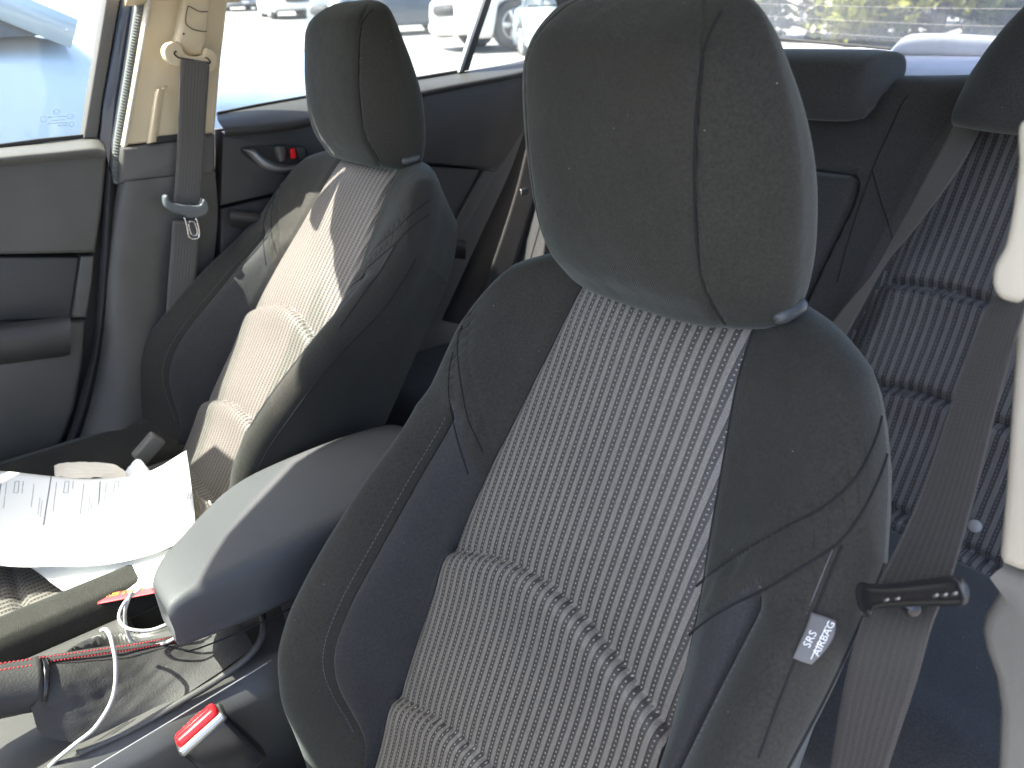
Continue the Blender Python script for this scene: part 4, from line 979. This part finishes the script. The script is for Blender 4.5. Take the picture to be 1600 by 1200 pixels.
for bx0 in (4, 82, 160, 236):
    top = 748 if bx0 < 160 else (748 if bx0 < 230 else 738); k = 1 if bx0 < 200 else .7
    inkline((bx0+20, top+4), (bx0+17, top+22*k)); inkline((bx0+26, top+4), (bx0+24, top+22*k)); inkline((bx0+20, top+4), (bx0+26, top+4)); inkline((bx0+17, top+22*k), (bx0+24, top+22*k))
    for dx, l0, l1 in ((7, 6, 46), (33, 4, 14), (50, 8, 44), (62, 30, 56), (66, 34, 60)):
        y = top+l0
        while y < top+l1*k:
            L_ = rr_.uniform(1.5, 4) if dx > 55 else rr_.uniform(8, 20)
            inkline((bx0+dx-(y-top)*.12, y), (bx0+dx-(y+L_-top)*.12, y+L_), .00035, 3 if L_ < 6 else 6); y += L_+1.2
mesh_obj('printed_lines', *merge(ink), M['ink'], sh)
ps2 = [[onZ((0, 880), -.622), onZ((120, 878), -.618), onZ((250, 860), -.605), onZ((330, 835), -.59)],
       [onZ((42, 884), -.635), onZ((140, 890), -.625), onZ((250, 885), -.612), onZ((335, 860), -.60)],
       [onZ((85, 914), -.640), onZ((165, 918), -.630), onZ((250, 905), -.620), onZ((330, 885), -.61)],
       [onZ((129, 944), -.640), onZ((180, 938), -.632), onZ((240, 922), -.625), onZ((310, 905), -.615)]]
tag(sheet('paper_sheet', ps2, M['paper'], 30, 20), 'blank white sheet with its corner over the striped far cushion', 'paper')
def crump(name, pts, m, amp, seed, label, cat='paper'):
    def dsp(Gm):
        n, k, _ = Gm.shape; I, J = np.meshgrid(np.linspace(0, 1, n), np.linspace(0, 1, k), indexing='ij')
        Gm = Gm.copy(); Gm[..., 2] += amp*np.abs(noise2(I, J, 14, seed))+amp*.5*np.abs(noise2(I, J, 27, seed+1)); return Gm
    return tag(loft(name, pts, m, None, 30, 30, thick=.0004, disp=dsp), label, cat)
crump('folded_paper', [[onZ((85, 728), -.60), onZ((110, 723), -.59), onZ((175, 726), -.59), onZ((205, 745), -.60)], [onZ((86, 745), -.605), onZ((115, 748), -.60), onZ((180, 748), -.60), onZ((210, 752), -.605)]], M['tissue'], .003, 1, 'cream folded paper behind the top edge of the printed form')
crump('folded_paper', [[onZ((195, 738), -.59), onZ((216, 718), -.575), onZ((232, 734), -.58)], [onZ((200, 748), -.60), onZ((222, 742), -.59), onZ((240, 745), -.59)]], M['paper'], .003, 5, 'small white folded paper standing behind the printed form')
crump('crumpled_wrapper', [[onZ((298, 770), -.60), onZ((318, 785), -.60), onZ((345, 800), -.60)], [onZ((300, 815), -.615), onZ((320, 825), -.61), onZ((345, 835), -.61)], [onZ((305, 850), -.62), onZ((325, 852), -.62), onZ((345, 850), -.62)]], M['tissue'], .02, 8, 'crumpled cream wrapper between the form and the armrest', 'wrapper')
tag(tube('ballpoint_pen', cr([onZ((306, 826), -.590), onZ((322, 836), -.586), onZ((342, 842), -.582)], 8), .0035, basic('pen_brown', (.09, .06, .04), .4), None, 10), 'dark pen lying on the wrapper next to the armrest', 'pen')
LO = [onZ(p, z) for p, z in (((152, 944), -.628), ((160, 928), -.626), ((240, 918), -.622), ((246, 926), -.624))]
lf = tag(loft('red_leaflet', [[LO[0], LO[3]], [LO[1], LO[2]]], M['leaf_red'], None, 16, 8, thick=.0005), 'small red leaflet with yellow lettering beside the cushion edge', 'leaflet')
tv, tf = text_geo('FREE STORAGE', 1.0, .0); wv = tv[:, 0].max()-tv[:, 0].min(); e1 = LO[3]-LO[0]; e2 = LO[1]-LO[0]
mn = tv[:, 0].min(); tvv = np.array([LO[0]+e1*((v[0]-mn)/wv*.9+.05)+e2*(.50+v[1]*.42)+A(0, 0, .0012) for v in tv])
mesh_obj('leaflet_lettering', tvv, tf, M['yellow'], lf, smooth=False)

# ------------------------------------------------------------------ roof, windshield, dashboard, deck
roof = thing('roof', 'car roof with beige headliner above the seats', 'roof', A(-.7, .6, .15))
ZR = .155
rp = [(-1.29, .30), (-1.265, .235), (-1.22, .20), (-1.128, .135), (-1.08, .02), (-1.04, -.11), (-.955, -.235), (-.895, -.295), (-.855, -.37), (-.8, -.43), (-.7, -.45), (-.4, -.38), (-.22, -.32), (-.16, -.2), (-.15, .5), (-.16, 1.2), (-.25, 1.42), (-.7, 1.48), (-1.15, 1.42), (-1.27, 1.2), (-1.29, .8)]  # unseen front edge shaped to place the sun on the far seat
plate('headliner', [A(x, y, ZR) for x, y in rp], (0, 0, -1), .03, M['headliner'], roof, .006)
plate('roof_panel', [A(x*1.02+.014, y, ZR+.06) for x, y in rp], (0, 0, 1), .02, M['bodyblue'], roof, .004)
def barP(name, pts, r, m, par): return tube(name, cr(pts, 24), r, M[m], par, 10)
barP('side_rail', [A(-1.42, -.9, -.14), A(-1.30, -.55, .04), A(-1.12, -.15, .165), A(-1.12, .08, .185), A(-1.20, .17, .185), A(-1.27, .28, .185), A(-1.30, .6, .175), A(-1.31, 1.1, .14), A(-1.36, 1.5, .0)], .018, 'bodyblue', roof)  # routed along the shaped roof edge to leave the sun path open
barP('side_rail', [A(-.03, -.9, -.14), A(-.06, -.6, .04), A(-.10, -.3, .17), A(-.13, .1, .19), A(-.13, .6, .19), A(-.12, 1.1, .15), A(-.06, 1.5, .0)], .022, 'bodyblue', roof)
plate('rail_sun_block', [A(-1.345, .36, .055), A(-1.34, .50, .056), A(-1.335, 1.0, .06), A(-1.345, 1.22, .06), A(-1.30, 1.2, .15), A(-1.29, .36, .152)], (1, 0, .4), .03, M['beige'], roof, .004)  # hangs low out of view to keep sun off the far headrest
plate('pillar_sun_block', [A(-1.372, .35, .046), A(-1.372, .53, .046), A(-1.31, .56, .152), A(-1.31, .36, .152)], (1, 0, .4), .03, M['beige'], roof, .004)  # unseen plate added to block stray sun passing the pillar
plate('corner_sun_block', [A(-1.335, .345, .056), A(-1.328, .28, .105), A(-1.31, .24, .148), A(-1.30, .235, .153), A(-1.285, .35, .152)], (1, 0, .4), .012, M['beige'], roof, .004)  # unseen plate added to cut the top of the sun patch
sv = thing('cushion_sun_blocker', 'unseen beige panel added to shade the papers on the far cushion', 'sun blocker', A(-1.34, -.35, .0))  # added out of view so shade falls across the papers
plate('blocker_panel', [A(-1.40, -.52, -.03), A(-1.405, -.14, -.03), A(-1.35, -.12, .05), A(-1.285, -.16, .13), A(-1.28, -.46, .13), A(-1.34, -.53, .05)], (1, 0, .75), .014, M['beige'], sv, .005)
tube('blocker_arm', [A(-1.30, -.17, .13), A(-1.27, -.14, .15), A(-1.12, -.08, .155)], .006, M['beige'], sv, 8)
ws_ = tag(loft('windshield', [[A(-1.40, -.88, -.14), A(-.72, -1.02, -.13), A(-.05, -.88, -.14)], [A(-1.24, .16, .15), A(-.80, -.36, .165), A(-.16, -.24, .16)]], M['windshield'], None, 20, 10, thick=.004), 'sloping windshield ahead of the seats', 'windshield')
dash = thing('dashboard', 'black dashboard under the windshield ahead of the seats', 'dashboard', A(-.75, -.8, -.9))
loft('dash_top', [[A(x, -1.05, -.18), A(x, -.8, -.17), A(x, -.58, -.19), A(x, -.50, -.24), A(x, -.52, -.38), A(x, -.62, -.60), A(x, -.8, -.85)] for x in (-1.40, -1.0, -.5, -.06)], M['plastic'], dash, 30, 20)
mesh_obj('firewall', [A(-1.44, -1.06, -.18), A(-.03, -1.06, -.18), A(-.03, -1.06, -.96), A(-1.44, -1.06, -.96)], [(0, 1, 2, 3)], M['plastic'], dash, smooth=False)
# rear window and shelf
sh_ = thing('parcel_shelf', 'parcel shelf under the rear window, coloured pale to imitate sunlight', 'parcel shelf', A(-.7, 1.5, -.15))
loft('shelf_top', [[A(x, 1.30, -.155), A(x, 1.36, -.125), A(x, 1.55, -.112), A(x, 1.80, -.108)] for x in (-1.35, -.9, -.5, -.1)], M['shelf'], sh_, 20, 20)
loft('shelf_sun_patch', [[onY(p, y) for p, y in zip(ps, (1.62, 1.60, 1.62))] for ps in ([(1392, 84), (1392, 82), (1392, 78)], [(1410, 90), (1405, 70), (1412, 58)], [(1450, 92), (1445, 64), (1440, 52)], [(1520, 98), (1520, 66), (1520, 54)], [(1600, 104), (1600, 72), (1600, 60)], [(1700, 110), (1700, 80), (1700, 66)])], basic('sun_patch_white', (.75, .76, .78), .7), sh_, 14, 30)  # white raised shape added in place of a bright sun patch
rw = thing('rear_window', 'curved rear window with fine heater lines', 'car window', A(-.7, 1.75, -.1))
loft('glass', [[onY(p, y) for p, y in (((900, 30), 1.62), ((1190, 57), 1.70), ((1390, 76), 1.72), ((1600, 90), 1.70), ((1800, 96), 1.66))], [A(-1.26, 1.36, .15), A(-1.0, 1.46, .17), A(-.7, 1.48, .175), A(-.4, 1.46, .17), A(-.14, 1.36, .15)]], M['glass_r'], rw, 30, 12)
tube('lower_seal', cr([onY(p, y) for p, y in (((900, 30), 1.61), ((1190, 58), 1.69), ((1290, 67), 1.71), ((1390, 76), 1.71), ((1400, 77), 1.71))], 40), .0035, M['rubber'], rw, 8)
hl = []
for k in range(7):
    t = .08+k*.10
    a = [onY(p, y)*(1-t)+q*t for (p, y), q in zip((((1000, 38), 1.66), ((1190, 57), 1.70), ((1390, 76), 1.72), ((1600, 90), 1.70)), (A(-1.1, 1.43, .16), A(-1.0, 1.46, .17), A(-.7, 1.48, .175), A(-.4, 1.46, .17)))]
    hl.append(tube_geo(cr(a, 24)-A(0, .004, 0), .0003, 4))
mesh_obj('heater_lines', *merge(hl), basic('heater_line', (.30, .28, .25), .6), rw)['kind'] = 'stuff'

# ------------------------------------------------------------------ outside
gm, t, b, o = newmat('asphalt'); L = t.links
tc = N_(t, 'ShaderNodeTexCoord').outputs['Object']
n1 = N_(t, 'ShaderNodeTexNoise', i_Scale=.35, i_Detail=6.); L.new(tc, n1.inputs['Vector']); n2 = N_(t, 'ShaderNodeTexNoise', i_Scale=40., i_Detail=4.); L.new(tc, n2.inputs['Vector'])
cr0 = N_(t, 'ShaderNodeValToRGB'); cr0.color_ramp.elements[0].position = .3; cr0.color_ramp.elements[0].color = (.26, .245, .225, 1); cr0.color_ramp.elements[1].position = .7; cr0.color_ramp.elements[1].color = (.40, .38, .345, 1)
L.new(n1.outputs[0], cr0.inputs[0]); mx = N_(t, 'ShaderNodeMix', data_type='RGBA', blend_type='MULTIPLY'); mx.inputs[0].default_value = .6
L.new(cr0.outputs[0], mx.inputs[6]); L.new(n2.outputs[0], mx.inputs[7]); L.new(mx.outputs[2], b.inputs['Base Color']); b.inputs['Roughness'].default_value = .9
def gz(x, y): return -1.12+.044*np.clip(-x-3, 0, 120)
gx = np.concatenate([np.linspace(-400, -20, 30), np.linspace(-19, 10, 40), np.linspace(12, 300, 12)]); gy = np.linspace(-300, 400, 60)
X, Y = np.meshgrid(gx, gy); Vg = np.stack([X, Y, gz(X, Y)], -1).reshape(-1, 3)
gr_ = mesh_obj('ground', Vg, grid_faces(len(gy), len(gx)), gm, None, base=A(0, 0, 0)); gr_['kind'] = 'structure'
def onG(p):
    d = ray(p); N2 = A(.044, 0, 1); O2 = A(-3, 0, -1.12); return d*(np.dot(O2, N2)/np.dot(d, N2))
PAINT = {}
def paint(col, nm):
    if nm not in PAINT: PAINT[nm] = basic(nm, col, .3, var=.02, coat=.7)
    return PAINT[nm]
M['carglass'] = basic('car_window_glass', (.03, .04, .05), .08); M['tyre'] = basic('tyre', (.02, .02, .02), .8); M['lamp'] = basic('lamp_glass', (.7, .7, .68), .15)
M['tail'] = basic('tail_lamp', (.45, .02, .02), .25); M['plate'] = basic('licence_plate', (.6, .62, .65), .5)
def car(name, label, cat, loc, rot, pm, L=4.6, W=1.82, H=1.45, belt=.92, hood=1.0, bed=None, wr=.34, cabin=(.28, .88), group='cars parked outside', bare=False):
    """front of the car towards local +X"""
    root = thing(name, label, cat, loc, group); root.rotation_euler = (0, 0, rot)
    B = lambda nm, V, Fc, m, par=root, **k: mesh_obj(nm, V, Fc, m, par, local=True, **k)
    xs = np.linspace(-L/2, L/2, 41); rows = []
    ax = (-L*.29, L*.31)
    for x in xs:
        q = (x+L/2)/L; e = min(1, (min(q, 1-q)/.05))**.5; top = belt if q < cabin[1] else belt-(belt-hood*.78)*((q-cabin[1])/(1-cabin[1]))
        if q > .62: top = belt-(belt-hood*.80)*((q-.62)/.38)**1.6
        top = .35+(top-.35)*(.80+.20*e); w_ = W/2*(.86+.14*e); bot = .22+.1*(1-e)
        for a in ax:
            dd = abs(x-a)
            if dd < wr*1.12: bot = max(bot, math.sqrt((wr*1.12)**2-dd*dd)+wr-.02)
        rows.append([(x, -w_*.92, bot), (x, -w_, bot+.08 if bot+.08 < top else top-.02), (x, -w_*1.0, (bot+top)/2+.05 if (bot+top)/2+.05 < top else top-.01), (x, -w_*.93, top-.05), (x, -w_*.82, top), (x, 0, top+.03), (x, w_*.82, top), (x, w_*.93, top-.05), (x, w_*1.0, min((bot+top)/2+.05, top-.01)), (x, w_, min(bot+.08, top-.02)), (x, w_*.92, bot)])
    Rr = np.array(rows); k = 11
    fs = grid_faces(41, k)+[tuple(range(k))[::-1], tuple(40*k+j for j in range(k))]
    B('body', Rr.reshape(-1, 3), fs, pm, ang=R_(50))
    B('underbody', np.array([(x, y, .3) for x in (-L/2+.1, L/2-.1) for y in (-W/2+.1, W/2-.1)]), [(0, 1, 3, 2)], M['tyre'])
    c0, c1 = -L/2+cabin[0]*L, -L/2+cabin[1]*L
    if bed: c0 = bed
    prof = [(c0-.25, belt), (c0+.05, belt+(H-belt)*.75), (c0+.35, H), (c1-L*.33, H+.01), (c1-L*.26, H-.03), (c1-.35, belt+.12), (c1-.12, belt-.02)]
    pr_ = cr([A(a, b_, 0) for a, b_ in prof], 30); V = []
    for a, b_, _ in pr_:
        t_ = (b_-belt)/(H-belt); ww = W/2*(.92-.16*t_)
        V += [(a, -ww, b_), (a, -ww*.6, b_+.02*t_), (a, ww*.6, b_+.02*t_), (a, ww, b_)]
    fs = grid_faces(30, 4)+[tuple(i*4 for i in range(30)), tuple(i*4+3 for i in range(29, -1, -1))]
    B('cabin', V, fs, M['carglass'], ang=R_(30))
    # roof skin and pillars
    rf = [i for i in range(30) if pr_[i][1] > H-.06]; V = []
    for i in rf:
        a, b_ = pr_[i][:2]; ww = W/2*.775; V += [(a, -ww, b_+.012), (a, 0, b_+.04), (a, ww, b_+.012)]
    B('roof', V, grid_faces(len(rf), 3), pm)
    for sy in (-1, 1):
        for a0, a1, tz in ((c1-.12, c1-L*.28, 1), (c0-.22, c0+.3, 1), ((c0+c1)/2-.1, (c0+c1)/2-.05, .98)):
            B('window_pillar', *tube_geo([A(a0, sy*W/2*.93, belt-.02), A((a0+a1)/2, sy*W/2*.86, belt+(H-belt)*.55), A(a1, sy*W/2*.78, H)], .04, 6), pm)
    for a in ax:
        for sy in (-1, 1):
            y0 = sy*(W/2-.02); y1 = sy*(W/2-.24)
            P = [A(a, y0, wr), A(a, y0+sy*.0, wr), A(a, y1, wr)]
            th = np.linspace(0, 2*math.pi, 29)[:-1]
            prof_t = [(wr*.62, y0-sy*.02), (wr*.66, y0+sy*.01), (wr*.94, y0+sy*.012), (wr, y0-sy*.03), (wr, y1), (wr*.6, y1)]
            V = [(a+r_*math.cos(h_), yy, wr+r_*math.sin(h_)) for r_, yy in prof_t for h_ in th]
            wl = B('wheel', V, grid_faces(len(prof_t), 28, True), M['tyre'])
            V = [(a, y0-sy*.03, wr)]; Fs = []
            parts = []
            for s5 in range(5):
                h_ = s5*2*math.pi/5; parts.append(tube_geo([A(a, y0-sy*.01, wr), A(a+wr*.62*math.cos(h_), y0-sy*.005, wr+wr*.62*math.sin(h_))], .045*wr/.34, 6))
            parts.append(tube_geo([A(a+wr*.62*math.cos(h_), y0-sy*.005, wr+wr*.62*math.sin(h_)) for h_ in np.linspace(0, 2*math.pi, 24)], .02, 6))
            B('rim', *merge(parts), M['silver'], wl)
            B('wheel_disc', *tube_geo([A(a, y0-sy*.04, wr), A(a, y0-sy*.06, wr)], wr*.62, 20), M['rubber'], wl)
    fx = L/2
    for sy in (-1, 1):
        B('headlight', *tube_geo([A(fx-.16, sy*(W/2-.12), hood*.68), A(fx-.04, sy*(W/2-.32), hood*.66), A(fx-.01, sy*(W/2-.45), hood*.65)], [.05, .07, .04], 10), M['lamp'])
        B('tail_light', *tube_geo([A(-fx+.12, sy*(W/2-.08), belt*.82), A(-fx+.02, sy*(W/2-.28), belt*.82)], [.07, .06], 10), M['tail'])
    B('grille', *tube_geo([A(fx-.02, -W*.22, hood*.58), A(fx+.01, 0, hood*.58), A(fx-.02, W*.22, hood*.58)], .11, 8), M['rubber'])
    B('bumper', *tube_geo([A(fx-.10, -W*.46, .42), A(fx+.03, -W*.25, .40), A(fx+.06, 0, .40), A(fx+.03, W*.25, .40), A(fx-.10, W*.46, .42)], .12, 10), pm)
    B('licence_plate', np.array([(fx+.185, -.16, .36), (fx+.185, .16, .36), (fx+.185, .16, .48), (fx+.185, -.16, .48), (fx+.17, -.16, .36), (fx+.17, .16, .36), (fx+.17, .16, .48), (fx+.17, -.16, .48)]), [(0, 1, 2, 3), (7, 6, 5, 4), (0, 4, 5, 1), (1, 5, 6, 2), (2, 6, 7, 3), (3, 7, 4, 0)], M['plate'], smooth=False)
    return root
pw = paint((.60, .59, .57), 'white_paint'); pb = paint((.46, .58, .68), 'pale_blue_paint')
def at(p): g = onG(p); print('car at', p, g); return g
car('parked_car', 'pale blue car parked right beside the far doors, its hood filling the rear door window', 'car', A(-3.15, -.85, -1.12), R_(90), pb, L=4.7, W=1.85, H=1.68, belt=1.14, hood=1.22, cabin=(.2, .80))
def face_cam(g, extra=0): return math.atan2(-g[1], -g[0])+extra
g = at((612, 56)); car('parked_suv', 'dark suv parked beyond the far headrest', 'suv', g+A(-.6, .8, 0), face_cam(g, R_(-60)), paint((.05, .07, .10), 'navy_paint'), L=4.8, W=1.9, H=1.75, belt=1.1, hood=1.15, wr=.38)
g = at((835, 88)); car('parked_pickup', 'white pickup truck seen through the divided rear side window', 'pickup truck', g*A(1.12, 1.12, 1)+A(-.2, 1.0, .1), face_cam(g, R_(-62)), pw, L=5.3, W=2.0, H=1.9, belt=1.2, hood=1.25, wr=.42)
g = at((838, 112)); car('parked_car', 'grey blue car whose grille shows at the corner of the quarter window', 'car', g+A(-.8, 1.8, 0), face_cam(g, R_(12)), paint((.30, .36, .42), 'grey_blue_paint'), L=4.5, H=1.5)
g = at((432, 30)); car('parked_suv', 'silver suv with licence plate left of the far headrest', 'suv', g+A(-1, 1, 0), face_cam(g, R_(8)), paint((.45, .46, .46), 'silver_paint'), L=4.8, W=1.9, H=1.75, belt=1.1, hood=1.15)
g = at((380, 18)); car('parked_car', 'dark grey car at the left end of the far row', 'car', g+A(-2, .5, 0), face_cam(g, R_(10)), paint((.12, .13, .15), 'dark_grey_paint'))
g = at((486, 24)); car('parked_car', 'red car in the far row next to the silver suv', 'car', g+A(-1, 1.2, 0), face_cam(g, R_(-15)), paint((.62, .03, .04), 'red_paint'))
# trees behind the car
def leaf_mat(nm, c):
    m, t, b, o = newmat(nm); L = t.links
    oi = N_(t, 'ShaderNodeTexCoord').outputs['Object']; nz = N_(t, 'ShaderNodeTexNoise', i_Scale=1.4, i_Detail=5.); L.new(oi, nz.inputs['Vector'])
    rp_ = N_(t, 'ShaderNodeValToRGB'); rp_.color_ramp.elements[0].position = .3; rp_.color_ramp.elements[0].color = (c[0]*.6, c[1]*.6, c[2]*.6, 1); rp_.color_ramp.elements[1].position = .7; rp_.color_ramp.elements[1].color = (c[0]*1.7, c[1]*1.5, c[2]*1.1, 1)
    L.new(nz.outputs[0], rp_.inputs[0]); L.new(rp_.outputs[0], b.inputs['Base Color']); b.inputs['Roughness'].default_value = .5
    b.inputs['Subsurface Weight'].default_value = 0; b.inputs['Transmission Weight'].default_value = 0
    tl_ = N_(t, 'ShaderNodeBsdfTranslucent'); L.new(rp_.outputs[0], tl_.inputs[0]); ms = N_(t, 'ShaderNodeMixShader'); ms.inputs[0].default_value = .4
    L.new(b.outputs[0], ms.inputs[1]); L.new(tl_.outputs[0], ms.inputs[2]); L.new(ms.outputs[0], o.inputs[0]); return m
LM = [leaf_mat('leaves_green', (.085, .12, .03)), leaf_mat('leaves_yellow_green', (.14, .16, .035))]
bark = basic('bark', (.10, .08, .06), .9, grain=60)
def tree(label, c, r, h, lm, n=17000, seed=0):
    root = thing('leafy_tree', label, 'tree', c, 'trees behind the rear window'); rs = np.random.RandomState(seed)
    tr = tube_geo(cr([A(0, 0, 0), A(.1, .05, h*.3), A(-.05, .1, h*.6), A(.05, 0, h*.85)], 12), list(np.linspace(.16, .04, 12)), 8); limbs = [tr]
    blobs = []
    for k in range(26):
        a = rs.rand()*6.28; zz = h*(.04+.93*rs.rand()); rad = r*(.35+.6*rs.rand())*math.sin(math.pi*min(1, .30+zz/h*.62)); q = A(math.cos(a)*rad, math.sin(a)*rad, zz); blobs.append((q, r*(.22+.22*rs.rand())))
        limbs.append(tube_geo(cr([A(0, 0, zz*.5), q*A(.5, .5, .8), q], 6), list(np.linspace(.05, .012, 6)), 5))
    mesh_obj('trunk', *merge(limbs), bark, root, local=True)
    V = []; Fs = []
    for i in range(n):
        q, br_ = blobs[rs.randint(len(blobs))]; d = rs.normal(size=3); d /= np.linalg.norm(d); p_ = q+d*br_*(.5+.6*rs.rand())
        a = rs.normal(size=3); a /= np.linalg.norm(a); b_ = np.cross(a, rs.normal(size=3)); b_ /= np.linalg.norm(b_); s = .075+.07*rs.rand(); o_ = len(V)
        V += [p_-a*s, p_+b_*s*.5, p_+a*s, p_-b_*s*.5]; Fs.append((o_, o_+1, o_+2, o_+3))
    mesh_obj('crown', V, Fs, lm, root, local=True, smooth=False)['kind'] = 'stuff'
for i, (x, y, r, h, lab) in enumerate(((-10.2, 16, 2.1, 3.4, 'leafy tree right of the near headrest, leftmost behind the rear window'), (-7.9, 16.5, 2.1, 3.2, 'leafy tree second from the left behind the rear window'), (-5.7, 17, 2.2, 3.6, 'leafy tree in the middle of the rear window'), (-3.6, 17.2, 2.2, 3.3, 'leafy tree behind the pale shelf, right part of the rear window'), (-1.4, 17, 2.2, 3.5, 'leafy tree at the right end behind the rear window'))):
    tree(lab, A(x, y, -1.12+.044*max(0, -x-3)), r, h, LM[i % 2], seed=i+3)
car('parked_car', 'white car half hidden in the leaves behind the rear window', 'car', A(-12.6, 22.5, -.80), R_(200), pw, L=4.4)
